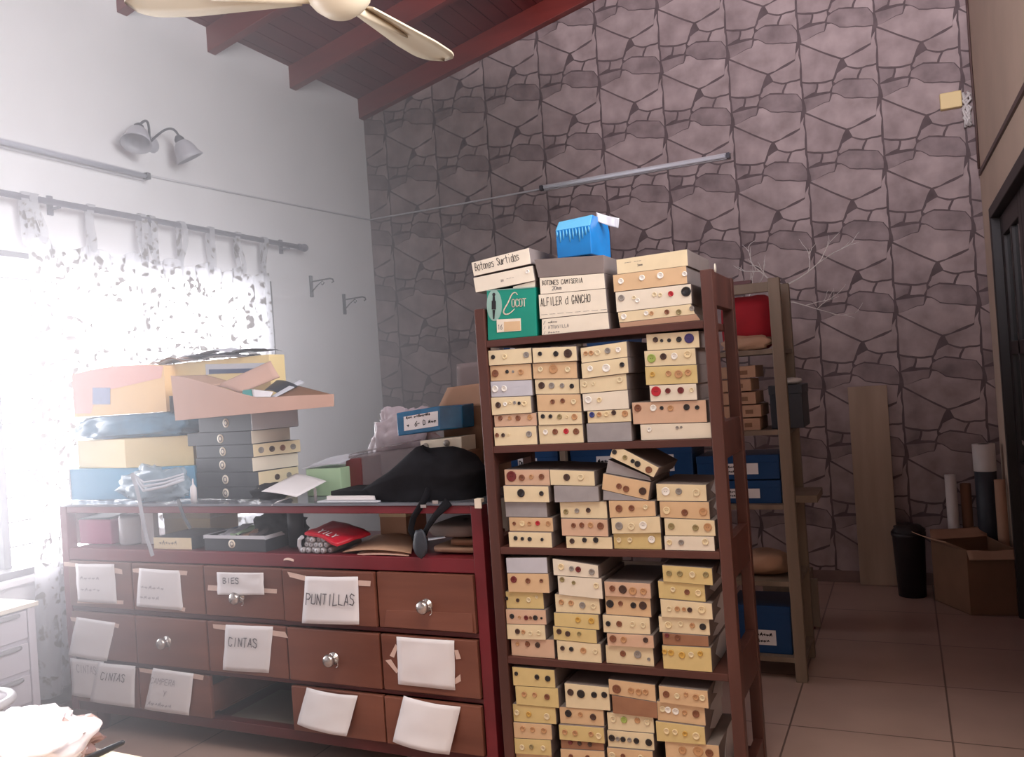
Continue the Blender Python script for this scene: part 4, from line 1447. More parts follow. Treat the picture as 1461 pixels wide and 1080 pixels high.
for (x, y), r, h, m, lb in rolls:
    t = thing('material_roll', lb, 'roll', (x, y, 0), 'rolls in the far corner')
    b = B()
    b.lathe([(0, .001), (r, .001), (r, h), (r * .5, h), (r * .5, h - .02), (0, h - .02)], (x, y, 0), n=18)
    obj('roll_body', b, m if r != .06 else m_slate, t)
    if r == .06:
        b = B()
        b.lathe([(r + .002, h - .16), (r + .003, h + .002), (r * .5, h + .002)], (x, y, 0), n=18)
        obj('paper_sleeve', b, m_wpaint, t)

# ------------------------------------------------------------------ drawer cupboard with the open display shelf
CY0, CY1 = 2.67, 3.19
CX0, CX1 = -3.607, -1.395
CT = 1.042
cup = thing('drawer_cupboard', 'long dark red drawer cupboard with an open display shelf and taped paper notes', 'cupboard', ((CX0 + CX1) / 2, CY0, 0))
for xx in (CX0, CX1 - .045):
    b = B()
    b.box(xx, xx + .045, CY0, CY0 + .05, .09, CT - .012)
    b.box(xx, xx + .045, CY1 - .05, CY1, .09, CT - .012)
    obj('corner_post', b, m_redpaint, cup, .003)
for z0, z1, m in ((.09, .132, m_darkred), (.318, .334, m_darkred), (.552, .570, m_darkred), (.785, .838, m_redpaint), (1.0, CT - .012, m_redpaint)):
    b = B()
    b.box(CX0 + .045, CX1 - .045, CY0 + .003, CY0 + .05, z0, z1)
    obj('front_rail', b, m, cup, .003)
b = B()
b.box(CX0 + .045, CX1 - .045, CY0 + .05, CY1, .80, .835)
obj('display_shelf', b, m_redpaint, cup)
b = B()
b.box(CX0 + .045, CX1 - .045, CY1 - .05, CY1, 1.0, CT - .012)
obj('rear_rail', b, m_redpaint, cup)
b = B()
b.box(CX0, CX1, CY0 - .004, CY1, CT - .011, CT - .001)
obj('glass_top', b, mat('smoky_glass_top', (120, 124, 134), 0.1, 0.04, 3, spec=0.7, trans=0.25), cup)
b = B()
b.box(CX0 + .02, CX1 - .02, CY1 - .014, CY1, .09, .80)
b.box(CX0 + .008, CX0 + .02, CY0 + .05, CY1 - .05, .09, .80)
b.box(CX1 - .02, CX1 - .008, CY0 + .05, CY1 - .05, .09, .80)
b.box(CX0 + .02, CX1 - .02, CY0 + .05, CY1 - .014, .09, .11)
obj('carcass_panel', b, m_darkred, cup)
for xx, yy in ((-3.46, CY0 + .05), (CX1 - .12, CY0 + .05), (-3.46, CY1 - .08), (CX1 - .12, CY1 - .08)):
    b = B()
    b.lathe([(0, 0), (.026, 0), (.030, .09), (0, .09)], (xx, yy, 0), n=14)
    obj('leg', b, m_darkred, cup)
COLS = [-3.562, -3.150, -2.727, -2.303, -1.858, -1.440]
ROWS = [(.570, .785), (.334, .552), (.132, .318)]


def z6(x, y):
    return (x / 2.7, 680 + y / 2.7)


def z7(x, y):
    return (380 + x / 3.6, 780 + y / 3.6)


def z4(x, y):
    return (80 + x / 3.176, 480 + y / 3.176)


def z5(x, y):
    return (400 + x / 3.272, 500 + y / 3.272)


DR = {}
for r, (z0, z1) in enumerate(ROWS):
    for c in range(5):
        x0, x1 = COLS[c] + .004, COLS[c + 1] - .004
        if (r, c) == (2, 2):
            continue
        b = B()
        pull = {(0, 0): .004, (0, 3): .012, (1, 3): .006, (2, 4): .008, (1, 0): .002, (0, 4): .003}.get((r, c), .004)
        b.box(x0, x1, CY0 - .006 - pull, CY0 + .014 - pull, z0 + .004, z1 - .004)
        if (r, c) == (0, 4):                      # recessed panel: raised lower moulding
            b.hexa([(x0 + .02, CY0 - .012 - pull, z0 + .008), (x1 - .01, CY0 - .012 - pull, z0 + .008), (x1 - .01, CY0 - .004 - pull, z0 + .008), (x0 + .02, CY0 - .004 - pull, z0 + .008),
                    (x0 + .035, CY0 - .007 - pull, z0 + .07), (x1 - .01, CY0 - .007 - pull, z0 + .075), (x1 - .01, CY0 - .004 - pull, z0 + .075), (x0 + .035, CY0 - .004 - pull, z0 + .07)])
        b.box(x0 + .01, x1 - .01, CY0 + .052, CY0 + .44, z0 + .012, z0 + .022)
        b.box(x0 + .01, x0 + .02, CY0 + .014 - pull, CY0 + .44, z0 + .022, z1 - .05)
        b.box(x1 - .02, x1 - .01, CY0 + .014 - pull, CY0 + .44, z0 + .022, z1 - .05)
        d = obj('drawer', b, m_drawer, cup, .004)
        DR[(r, c)] = (d, CY0 - .006 - pull)
b = B()
b.box(COLS[2] + .01, COLS[3] - .01, CY0 + .06, CY0 + .40, .112, .116)
b.hexa([(COLS[2] + .02, CY0 + .06, .1165), (COLS[3] - .02, CY0 + .06, .1165), (COLS[3] - .05, CY0 + .38, .1165), (COLS[2] + .04, CY0 + .38, .1165),
        (COLS[2] + .02, CY0 + .06, .118), (COLS[3] - .02, CY0 + .06, .118), (COLS[3] - .05, CY0 + .38, .118), (COLS[2] + .04, CY0 + .38, .118)])
obj('slot_liner', b, mat('dusty_grey_board', (128, 120, 110), 0.7, 0.08, 6), cup)
for r, c, px in ((0, 4, z7(825, 300)), (1, 1, z6(645, 635)), (1, 3, z7(347, 572)), (0, 2, z6(925, 462))):
    d, yf = DR[(r, c)]
    p = P(*px, yf)
    b = B()
    b.lathe([(.024, 0), (.024, .003), (.011, .006), (.010, .018), (.022, .024), (.026, .035), (.019, .046), (0, .050)], (p.x, yf - .0005, p.z), (0, -1, 0), 20)
    b.tube([(p.x + .012 + .014 * cos(a), yf - .012 - .004 * sin(a), p.z - .016 + .018 * sin(a)) for a in [pi * .5 - pi * k / 9 for k in range(10)]], .002, 6)
    obj('knob', b, m_metal, d)


def note(rc, quad, tf, lines=(), bend=.004, ink=1, name='paper_note', curl=None, lift=.0035, tapes=(), seed=0):
    """sheet of paper taped on a drawer front; quad TL TR BR BL in zoom coordinates"""
    d, yf = DR[rc]
    y = yf - lift
    q = [P(*tf(*a), y) for a in quad]
    if curl:
        for i, dy in curl:
            q[i] = q[i] + Vector((0, -dy, 0))
    b = B()
    b.sheet(q[3], q[2], q[1], q[0], 0, 10, 10, .0005, bend, .004, seed)
    u = (q[1] - q[0])
    wd = u.length
    u.normalize()
    v = (q[0] - q[3]).normalized()
    for tx, fu, fv, h, w, th, mi in lines:
        o = q[0] + u * (wd * fu) - v * ((q[0] - q[3]).length * fv) + Vector((0, -bend - .005, 0))
        write(b, tx, o, u, v, h, w, th, mi, jit=.07, seed=len(tx))
    obj(name, b, [m_paper, m_ink, m_ink2, m_ink3], d)
    for tq in tapes:
        b = B()
        p = [P(*tf(*a), yf - .002) for a in tq]
        b.prism(p, (0, -.0004, 0))
        obj('tape', b, m_tape, d)


note((0, 0), [(290, 335), (440, 337), (450, 490), (300, 480)], z6, [('^~_~^', .15, .42, .02, .026, .003, 3), ('~^~_~', .15, .72, .02, .026, .003, 3)], tapes=[[(245, 328), (300, 333), (300, 348), (247, 345)], [(440, 350), (470, 358), (472, 376), (442, 372)], [(300, 470), (476, 477), (475, 492), (298, 487)]])
note((0, 1), [(535, 352), (692, 362), (705, 515), (525, 500)], z6, [('_~^~_~', .12, .52, .02, .024, .003, 3), ('~^~~^', .12, .78, .02, .024, .003, 3)], seed=2, tapes=[[(510, 355), (540, 352), (540, 372), (512, 368)], [(680, 360), (722, 364), (720, 380), (682, 378)], [(690, 500), (714, 505), (712, 520), (690, 516)]])
note((0, 2), [(835, 368), (1014, 370), (1018, 456), (838, 455)], z6, [('BIES', .17, .46, .022, .022, .0035, 2)], lift=.009, seed=3, tapes=[[(802, 418), (842, 420), (842, 440), (800, 438)], [(1012, 430), (1067, 433), (1066, 450), (1014, 447)]])
note((0, 3), [(200, 152), (470, 154), (476, 400), (183, 393)], z7, [('PUNTILLAS', .08, .58, .042, .026, .0042, 2)], seed=4, tapes=[[(107, 128), (205, 150), (200, 176), (120, 155)], [(470, 172), (537, 176), (534, 203), (474, 200)]])
note((1, 0), [(295, 540), (445, 562), (410, 712), (264, 686)], z6, [], seed=5, lift=.006, tapes=[[(270, 540), (305, 545), (305, 560), (275, 556)], [(430, 562), (460, 568), (456, 584), (432, 578)]])
note((1, 2), [(870, 570), (1052, 577), (1035, 757), (858, 745)], z6, [('CINTAS', .12, .45, .036, .026, .004, 2)], seed=6, tapes=[[(820, 568), (872, 572), (870, 592), (822, 584)], [(1050, 592), (1098, 598), (1110, 622), (1050, 612)]])
note((1, 4), [(668, 462), (965, 482), (970, 737), (678, 706)], z7, [], bend=.002, seed=7, tapes=[[(634, 560), (664, 500), (676, 515), (656, 570)], [(612, 584), (640, 578), (680, 640), (668, 650)], [(965, 530), (985, 530), (1000, 575), (975, 578)], [(966, 680), (996, 655), (1000, 690), (968, 708)]])
note((2, 0), [(270, 698), (400, 712), (372, 855), (278, 842)], z6, [('CINTAS', .24, .34, .034, .022, .0035, 3)], seed=8, lift=.002)
note((2, 0), [(378, 716), (522, 729), (518, 890), (345, 866)], z6, [('CINTAS', .20, .40, .036, .026, .004, 2)], seed=9, lift=.009, name='paper_note')
note((2, 1), [(590, 736), (746, 758), (728, 920), (556, 895)], z6, [('CAMPERA', .05, .34, .026, .021, .003, 3), ('Y', .42, .60, .024, .02, .003, 3), ('^~_^~~_', .10, .88, .028, .020, .003, 3)], seed=10, lift=.007, tapes=[[(535, 736), (592, 744), (590, 760), (540, 752)], [(742, 758), (785, 766), (782, 784), (744, 778)]])
note((2, 3), [(206, 722), (470, 765), (436, 957), (175, 901)], z7, [], bend=.022, seed=11, lift=.004, curl=((2, .03), (3, .02)))
note((2, 4), [(706, 765), (998, 822), (962, 1049), (665, 990)], z7, [], bend=.022, seed=12, lift=.004, curl=((2, .03), (3, .02)))

# ------------------------------------------------------------------ things on the cupboard
ZT = CT


def slabbox(name, label, cat, foot, z0, z1, mats, group=None, bevel=.002, faces=None):
    """vertical prism on a footprint of (x, y); returns the thing"""
    t = thing(name, label, cat, (sum(p[0] for p in foot) / len(foot), min(p[1] for p in foot), z0), group)
    b = B()
    b.prism([(x, y, z0) for x, y in foot], (0, 0, z1 - z0))
    obj('box_body', b, mats, t, bevel)
    return t


def FX(px, py, Y):
    return P(px, py, Y).x


def FZ(px, py, Y):
    return P(px, py, Y).z


# light blue box, cream box, blue plastic bundle, orange box (pile at the window end)
ya = 2.80
xa, xb = FX(101, 690, ya), FX(276, 690, ya)
zt = FZ(140, 669, ya)
t = slabbox('storage_box', 'light blue box at the bottom of the pile by the curtain', 'box', [(xa, ya), (xb, ya + .01), (xb, ya + .165), (xa, ya + .165)], ZT, zt, m_bluel)
b = B()
b.box(xa - .008, xa - .001, ya - .004, ya + .165, ZT, zt + .004)
obj('white_flap', b, m_paper, t)
xc = FX(182, 650, ya)
z2 = FZ(140, 628, ya)
xr = FX(269, 650, ya)
t = slabbox('storage_box', 'cream yellow box between the light blue box and the blue plastic bundle', 'box', [(xa + .005, ya + .045), (xc, ya - .012), (xr, ya + .03), (xr - .03, ya + .165), (xa + .03, ya + .165)], zt + .001, z2, m_yellow)
z3 = FZ(140, 594, ya)
b = B()
cx = (FX(100, 610, ya) + FX(272, 610, ya)) / 2
hw = (FX(272, 610, ya) - FX(100, 610, ya)) / 2
b.blob((cx, ya + .07, (z2 + z3) / 2 + .001), (hw, .09, (z3 - z2) / 2 + .004), 4, .2, 2.2, 60, 24, flat=.93, power=3.4, crease=.22, ftop=.9)
tag(obj('plastic_bundle', b, m_bluew), 'crumpled blue plastic-wrapped bundle under the orange box', 'bundle')
xo0, xo1, xo2 = FX(104, 560, ya), FX(128, 560, ya), FX(236, 560, ya)
z4t = FZ(180, 522, ya)
zo = z3 + .001
t = thing('storage_box', 'large orange and salmon box topping the pile by the curtain', 'box', ((xo0 + xo2) / 2, ya, zo))
b = B()
n = 10


def arch(x):
    f = (x - xo0) / (xo2 - xo0)
    return z4t - .016 + .02 * 4 * f * (1 - f)


pts = [(xo0, ya + .0, zo), (xo2, ya + .0, zo)] + [(xo2 + (xo0 - xo2) * k / n, ya, arch(xo2 + (xo0 - xo2) * k / n)) for k in range(n + 1)]
b.prism(pts, (0, .16, 0))
obj('box_body', b, m_orange, t)
b = B()
pts = [(xo0 + .002, ya - .001, zo + .02), (xo1, ya - .001, zo + .015), (xo1 + .05, ya - .001, (zo + z4t) / 2), (xo2 - .02, ya - .001, z4t - .07)] + [(xo2 - .004 + (xo0 - xo2 + .006) * k / n, ya - .001, arch(xo2 + (xo0 - xo2) * k / n) - .002) for k in range(n + 1)]
b.prism(pts, (0, .001, 0))
obj('salmon_band', b, m_pink, t)
b = B()
b.prism([P(132, 553, ya - .002), P(157, 553, ya - .002), P(157, 577, ya - .002), P(132, 577, ya - .002)], (0, .001, 0))
obj('blue_print', b, mat('pale_blue_print', (150, 160, 190), .5, .08, 20), t)
b = B()
b.prism([P(236.5, 565, ya + .02), P(243, 565, ya + .02), P(243, 590, ya + .02), P(237.5, 590, ya + .02)], (0, .05, 0))
tag(obj('dark_spool_box', b, m_slate), 'narrow black box standing between the orange box and cardboard tray', 'box')

# stack of black boxes, their cream ends toward the dark rack
YS = 2.76
STACK = [(645, 885, 1095, 346, 430, 'w', []), (595, 885, 1058, 428, 489, 'w', []), (635, 893, 1105, 489, 549, 'c', ['g', 'd', 'b', 'g']), (635, 890, 1095, 549, 614, 'w', []), (637, 918, 1097, 614, 684, 'c', ['d', 'g']), (640, 918, 1090, 684, 749, 'c', [])]
zs = []
for (xl, xc_, xr_, y0_, y1_, tone, bt) in STACK:
    zs.append(FZ(*z4(xc_, y0_), YS))
zs.append(ZT + .0005)
STL = ['topmost, under the cardboard tray', 'second from top', 'third from top', 'fourth from top', 'fifth from top', 'lowest']
for i, (xl, xc_, xr_, y0_, y1_, tone, bt) in enumerate(STACK):
    z1, z0 = zs[i], zs[i + 1] + .0008
    zm = (y0_ + y1_) / 2
    C_ = P(*z4(xc_, zm), YS)
    L_ = P(*z4(xl, zm), YS + .05)
    R_ = P(*z4(xr_, zm - 30), YS + .20)
    c2, l2, r2 = Vector((C_.x, C_.y)), Vector((L_.x, L_.y)), Vector((R_.x, R_.y))
    q2 = l2 + (r2 - c2)
    t = thing('button_box', 'black box with round white sticker, %s of the cupboard stack' % STL[i], 'box', (C_.x, C_.y, z0), 'black boxes stacked on the cupboard')
    b = B()
    b.prism([(p.x, p.y, z0) for p in (c2, r2, q2, l2)], (0, 0, z1 - z0))
    obj('box_sleeve', b, m_slate, t, .002)
    e = (r2 - c2)
    el = e.length
    e.normalize()
    nrm = Vector((e.y, -e.x))
    b = B()
    a3, r3 = Vector((c2.x, c2.y, z0 + .002)) + Vector((nrm.x, nrm.y, 0)) * .0002, Vector((r2.x, r2.y, z0 + .002)) + Vector((nrm.x, nrm.y, 0)) * .0002
    hz = Vector((0, 0, z1 - z0 - .003))
    b.prism([a3, r3, r3 + hz, a3 + hz], (nrm.x * .002, nrm.y * .002, 0))
    obj('end_label', b, TONE[tone][0] if i else m_plastic, t)
    for j, k in enumerate(bt):
        f = (j + .7) / (len(bt) + .4) if len(bt) > 2 else .45 + .3 * j
        o = bpy.data.objects.new('button', BM[k])
        S.collection.objects.link(o)
        o.parent = t
        pos = Vector((c2.x, c2.y, (z0 + z1) / 2)) + Vector((e.x, e.y, 0)) * el * f + Vector((nrm.x, nrm.y, 0)) * .0022
        o.location = pos - Vector(t.location)
        o.rotation_euler = (0, 0, math.atan2(nrm.y, nrm.x) + pi / 2)
        o.scale = (.013, .008, .013)
    # sticker on the long side
    d = (c2 - l2).normalized()
    ns = Vector((d.y, -d.x))
    sp = c2 + (l2 - c2) * (.47 if i < 2 else .52)
    b = B()
    ctr = Vector((sp.x, sp.y, (z0 + z1) / 2))
    b.lathe([(0, .0015), (.020, .0015), (.020, -.0005)], ctr, (ns.x, ns.y, 0), 20, 0)
    b.lathe([(.008, .0018), (.013, .0018), (.013, .0012)], ctr, (ns.x, ns.y, 0), 14, 1)
    obj('round_sticker', b, [m_palew, m_ink2], t)

# pinkish cardboard tray on top of the black boxes
zb = zs[0] + .001
YT = 2.70


def zk(x, y):
    return (180 + x / 4.566, 480 + y / 4.566)


t = thing('cardboard_tray', 'torn pinkish cardboard tray full of papers on the black boxes', 'tray', (FX(340, 580, YT), YT, zb))
front = [P(*zk(*q), YT) for q in ((290, 255), (400, 270), (560, 315), (740, 370), (860, 400), (1115, 385), (1350, 375), (1350, 455), (835, 500), (320, 548))]
b = B()
b.prism(front, (0, .004, 0))
obj('front_wall', b, m_kraftp, t)
pl, pr = front[9], front[7]
b = B()
b.hexa([pl + Vector((0, .004, 0)), pr + Vector((0, .004, 0)), pr + Vector((-.28, .27, 0)), pl + Vector((.03, .27, 0)),
        pl + Vector((0, .004, .004)), pr + Vector((0, .004, .004)), pr + Vector((-.28, .27, .004)), pl + Vector((.03, .27, .004))])
obj('tray_floor', b, m_kraftp, t)
b = B()
a_, c_, d_, e_ = P(*zk(580, 322), 2.76), P(*zk(740, 368), 2.74), P(*zk(1000, 262), 2.83), P(*zk(940, 158), 2.85)
b.sheet(a_, c_, d_, e_, thick=.004, bend=.012)
obj('back_flap', b, m_kraftp, t)
b = B()
a_, c_, d_, e_ = P(*zk(1110, 385), 2.72), P(*zk(1345, 378), 2.71), P(*zk(1110, 318), 2.86), P(*zk(960, 392), 2.76)
b.sheet(e_, a_, c_, d_, thick=.004)
obj('side_flap', b, m_kraftd, t)
b = B()
b.sheet(P(*zk(295, 257), YT + .004), P(*zk(560, 318), YT + .01), P(*zk(700, 300), 2.84), P(*zk(520, 250), 2.84), thick=.004)
obj('inner_flap', b, m_kraft, t)
b = B()
b.sheet(P(*zk(820, 345), 2.74), P(*zk(958, 362), 2.74), P(*zk(940, 395), 2.715), P(*zk(828, 398), 2.715), thick=.002)
tag(obj('white_envelope', b, m_paper), 'small white envelope lying in the torn cardboard tray', 'envelope')
b = B()
b.sheet(P(*zk(760, 352), 2.745), P(*zk(818, 346), 2.745), P(*zk(826, 398), 2.716), P(*zk(755, 385), 2.716), thick=.002)
tag(obj('teal_card', b, m_teal), 'teal card poking out of the torn cardboard tray', 'card')
b = B()
b.sheet(P(*zk(940, 392), 2.73), P(*zk(965, 395), 2.72), P(*zk(1158, 296), 2.86), P(*zk(1130, 282), 2.86), thick=.004)
tag(obj('paper_strip', b, m_paper2), 'folded white paper strip sticking up from the cardboard tray', 'paper')
b = B()
b.sheet(P(*zk(900, 350), 2.80), P(*zk(1000, 375), 2.78), P(*zk(1115, 320), 2.82), P(*zk(980, 285), 2.86), thick=.003, bend=.01)
tag(obj('dark_folder', b, m_slate), 'dark folder standing in the cardboard tray behind the paper strip', 'folder')

# yellow box with a dark window, behind the tray
YB2 = 2.865
zq = zb - .05
t = thing('storage_box', 'pale yellow box with a dark blue window, behind the cardboard tray', 'box', (FX(310, 525, YB2), YB2, zb + .006))
b = B()
q = [P(228, 516, YB2), P(392, 510, YB2)]
x0, x1 = q[0].x, q[1].x - .03
b.box(x0, x1, YB2, YB2 + .10, zb + .006, (q[0].z + q[1].z) / 2)
obj('box_body', b, m_yellow, t, .003)
b = B()
b.prism([P(*zk(*a), YB2 - .001) for a in ((515, 180), (915, 172), (905, 205), (520, 250))], (0, .001, 0), 1)
b.prism([P(*zk(*a), YB2 - .002) for a in ((538, 215), (858, 207), (820, 235), (540, 245))], (0, .001, 0), 0)
obj('dark_window', b, [m_navy, m_paper2], t)
ztop = (q[0].z + q[1].z) / 2
for k, (x0_, x1_, dz, m, lb) in enumerate(((.02, .80, .004, m_paper2, 'wavy grey paper lying lowest on the pale yellow box'), (.28, .98, .016, m_slate, 'dark crumpled sheet on the pale yellow box'), (.24, .74, .030, m_paper2, 'crumpled grey paper topmost on the pale yellow box'), (-.06, .34, .008, m_kraft, 'greenish brown paper overhanging the pale yellow box edge'))):
    b = B()
    w = x1 - x0
    b.sheet((x0 + w * x0_, YB2 - .03, ztop + dz), (x0 + w * x1_, YB2 - .03, ztop + dz), (x0 + w * x1_, YB2 + .10, ztop + dz + .004), (x0 + w * x0_, YB2 + .10, ztop + dz + .004), 0, 18, 8, .001, .012, .02, k)
    tag(obj('loose_paper', b, m), lb, 'paper', 'papers on the pale yellow box')

# small bottle, plastic bag, straps
p = P(277, 716, 2.70)
b = B()
b.lathe([(0, 0), (.0135, 0), (.0135, .062), (.010, .070), (.004, .078), (.0025, .102), (0, .103)], (p.x, 2.70, ZT), n=14)
tag(obj('glue_bottle', b, m_paper), 'small white nozzle bottle at the foot of the black boxes', 'bottle')
b = B()
pa, pb_ = P(178, 700, 2.735), P(270, 700, 2.735)
b.blob(((pa.x + pb_.x) / 2, 2.742, ZT + .075), ((pb_.x - pa.x) / 2, .050, .085), 8, .4, 2.4, 40, 22, flat=.86, crease=.45)
tag(obj('plastic_bag', b, mat('bluish_clear_plastic', (150, 172, 186), .2, .1, 9, spec=.7, trans=.35, bump=.3)), 'crumpled clear plastic bag in front of the light blue box', 'bag')
b = B()
for s in range(3):
    pts = [P(190 + s * 5, 676 + s * 4, 2.685), P(205, 700 - s * 6, 2.67), P(235, 694 - s * 5, 2.672), P(262, 684 - s * 4, 2.69)]
    b.tube(pts, .007 - .0015 * s, 7)
tag(obj('twisted_cord', b, m_paper2), 'twisted whitish plastic cord lying over the clear bag', 'cord')


def ribbon(name, pts, w, m, label, cat='strap'):
    b = B()
    for i, (a, c) in enumerate(zip(pts, pts[1:])):
        d = (c - a).normalized()
        sd = Vector((d.z, 0, -d.x)).normalized() * w
        n = Vector((0, -.002, 0))
        b.hexa([a - sd, a + sd, c + sd, c - sd, a - sd + n, a + sd + n, c + sd + n, c - sd + n])
    return tag(obj(name, b, m), label, cat)


ribbon('hanging_strap', [P(x, y, Y) for x, y, Y in ((188, 676, 2.660), (194, 692, 2.656), (199, 712, 2.654), (203, 735, 2.652), (209, 765, 2.650), (214, 780, 2.65), (218, 793, 2.65))], .011, mat('grey_ribbon', (150, 150, 158), .4, .2, 12), 'pale grey strap hanging from the clear bag over the display shelf')
ribbon('hanging_strap', [P(x, y, Y) for x, y, Y in ((254, 712, 2.660), (257, 722, 2.655), (263, 738, 2.654), (272, 754, 2.654))], .009, m_slate, 'short dark strap hanging over the cupboard edge by the bottle')

# loose white sheets, green box, notebook
b = B()
b.sheet(P(*z4(930, 702), 2.69), P(*z4(1088, 727), 2.675), P(*z4(1225, 655), 2.82), P(*z4(1088, 620), 2.86), thick=.0012, bend=.004)
tag(obj('paper_sheet', b, m_paper), 'large white sheet lying tilted beside the black box stack', 'paper')
b = B()
b.sheet(P(*z4(975, 765), 2.664), P(*z4(1000, 748), 2.672), P(*z4(1130, 705), 2.76), P(*z4(1085, 722), 2.74), thick=.002)
tag(obj('paper_sheet', b, m_paper), 'narrow white paper strip under the large tilted sheet', 'paper')
b = B()
b.blob((FX(*z4(960, 720), 2.78), 2.80, ZT + .028), (.085, .06, .035), 21, .4, 2.6, 26, 14, flat=.8)
tag(obj('dark_cloth', b, m_black), 'dark crumpled cloth under the large tilted white sheet', 'cloth')
yg = 2.86
x0, x1 = FX(437, 680, yg), FX(486, 680, yg)
t = thing('card_box', 'pale green card box with an open lid behind the white sheets', 'box', ((x0 + x1) / 2, yg, ZT))
b = B()
b.box(x0, x1, yg, yg + .16, ZT, FZ(470, 668, yg))
obj('box_body', b, m_greenl, t, .002)
b = B()
zg = FZ(470, 668, yg)
b.sheet((x0 - .01, yg - .01, zg + .004), (x1 + .006, yg - .01, zg + .02), (x1 + .004, yg + .16, zg + .045), (x0, yg + .16, zg + .03), thick=.003, bend=.005)
obj('lid', b, m_paper2, t)
t = thing('notebook', 'black notebook lying on white papers at the cupboard edge', 'notebook', (FX(503, 700, 2.70), 2.70, ZT + .02))
x0, x1 = FX(472, 705, 2.70), FX(534, 705, 2.70)
b = B()
b.box(x0, x1, 2.70, 2.88, ZT + .024, ZT + .042)
obj('cover', b, m_black, t, .002)
b = B()
b.box(x0 - .012, x1 + .006, 2.688, 2.87, ZT + .008, ZT + .0235)
obj('page_block', b, m_paper, t)
b = B()
b.box(x0 - .05, x1 + .03, 2.675, 2.86, ZT + .0005, ZT + .0055)
tag(obj('paper_pad', b, m_paper2), 'thin white paper pad lying under the black notebook', 'paper')
p = P(450, 707, 2.70)
b = B()
b.lathe([(0, 0), (.006, 0), (.006, .05), (.003, .056), (0, .056)], (p.x, 2.70, ZT + .0005), n=10)
tag(obj('marker_cap', b, m_clear), 'tiny clear tube standing beside the pale green box', 'tube')

# clear case with maroon end, white bag, blue parcel, white box, black bag, carton
yc = 2.93
t = thing('plastic_case', 'long clear plastic case with a maroon end on the cupboard', 'case', (FX(545, 660, yc), yc, ZT))
q = [P(*z5(300, 505), yc), P(*z5(640, 425), yc)]
x0, x1 = q[0].x, q[1].x
zz0, zz1 = FZ(*z5(400, 500), yc), FZ(*z5(640, 430), yc)
b = B()
b.prism([(x0, yc, ZT + .001), (x1, yc, ZT + .02), (x1, yc, zz1 - .02), (x0 + .02, yc, zz0 + .01)], (0, .14, 0))
obj('case_body', b, m_clear, t, .003)
b = B()
b.prism([(x0 - .012, yc - .005, ZT + .0005), (x0 + .085, yc - .005, ZT + .001), (x0 + .085, yc - .005, zz0 + .0), (x0 + .01, yc - .005, zz0 - .004)], (0, .15, 0))
obj('maroon_end', b, m_mar, t, .003)
b = B()
b.sheet((x0 + .03, yc - .01, zz0 + .016), (x1 - .06, yc - .01, zz1 - .0), (x1 - .06, yc + .13, zz1 + .004), (x0 + .05, yc + .13, zz0 + .02), thick=.004, bend=.004)
obj('lid', b, m_clear, t)
b = B()
yy = 3.125
p0 = P(*z5(520, 330), yy)
b.blob((p0.x + .05, yy, (p0.z + .01 + ZT) / 2 + .02), (.17, .05, (p0.z + .01 - ZT) / 2 + .02), 12, .38, 2.2, 60, 36, flat=.95, power=2.8, crease=.28)
tag(obj('plastic_bag', b, mat('pinkish_bag_plastic', (196, 184, 192), .35, .08, 5, spec=.5, bump=.3)), 'pinkish white plastic bag rising behind the blue labelled parcel', 'bag')
yw = 2.90
q = [P(*z5(*a), yw) for a in ((652, 422), (845, 402), (848, 472), (656, 474))]
zlow = ZT + .16
t = thing('card_box', 'white card box with two grey buttons under the blue parcel', 'box', ((q[0].x + q[1].x) / 2, yw, min(q[2].z, q[3].z)))
b = B()
b.prism(q, (0, .12, 0))
obj('box_body', b, m_palew, t, .002)
for px in ((680, 447), (778, 432)):
    p = P(*z5(*px), yw)
    b = B()
    b.lathe([(0, .012), (.009, .012), (.013, .006), (.013, 0), (0, 0)], (p.x, yw, p.z), (0, -1, 0), 14)
    obj('button', b, m_btn['g'], t)
# stack of boxes hidden below carries it
x0, x1 = q[0].x, q[1].x
b = B()
b.box(x0 - .02, x1 + .02, yw + .02, yw + .12, ZT + .0005, min(q[2].z, q[3].z) - .001)
tag(obj('card_box', b, m_kraftd), 'brown card box under the white box, hidden behind the black bag', 'box')
yl = 2.88
q = [P(*z5(*a), yl) for a in ((540, 292), (742, 258), (745, 372), (548, 400))]
t = thing('parcel', 'blue plastic-wrapped parcel with a handwritten white label on the cupboard', 'parcel', ((q[0].x + q[1].x) / 2, yl, min(q[2].z, q[3].z)))
dv = Vector((.055, .15, 0))
b = B()
v0 = [b.bm.verts.new(p) for p in q]
ex = Vector((.075, .05, -.004))
v1 = [b.bm.verts.new(q[1] + ex), b.bm.verts.new(q[2] + ex + Vector((0, 0, .006)))]
v2 = [b.bm.verts.new(p + dv) for p in (q[0], q[1] + Vector((.02, 0, 0)), q[2] + Vector((.02, 0, 0)), q[3])]
b.face(v0)
b.face([v0[1], v1[0], v1[1], v0[2]])
b.face([v1[0], v2[1], v2[2], v1[1]])
b.face([v0[0], v2[0], v2[1], v1[0], v0[1]])
b.face([v0[3], v0[2], v1[1], v2[2], v2[3]])
b.face([v2[0], v2[3], v2[2], v2[1]])
b.face([v0[0], v0[3], v2[3], v2[0]])
obj('wrapped_body', b, mat('teal_blue_plastic', (20, 96, 140), .22, .25, 12, spec=.7, bump=.25), t, .004)
b = B()
q = [P(*z5(*a), yl - .0015) for a in ((575, 310), (735, 282), (736, 352), (578, 376))]
b.prism(q, (0, .0012, 0))
u = (q[1] - q[0]).normalized()
v = (q[0] - q[3]).normalized()
write(b, '^~_ ~_^~~_^~', q[3] + v * .043 + u * .012, u, v, .017, .0095, .0026, 1, jit=.08)
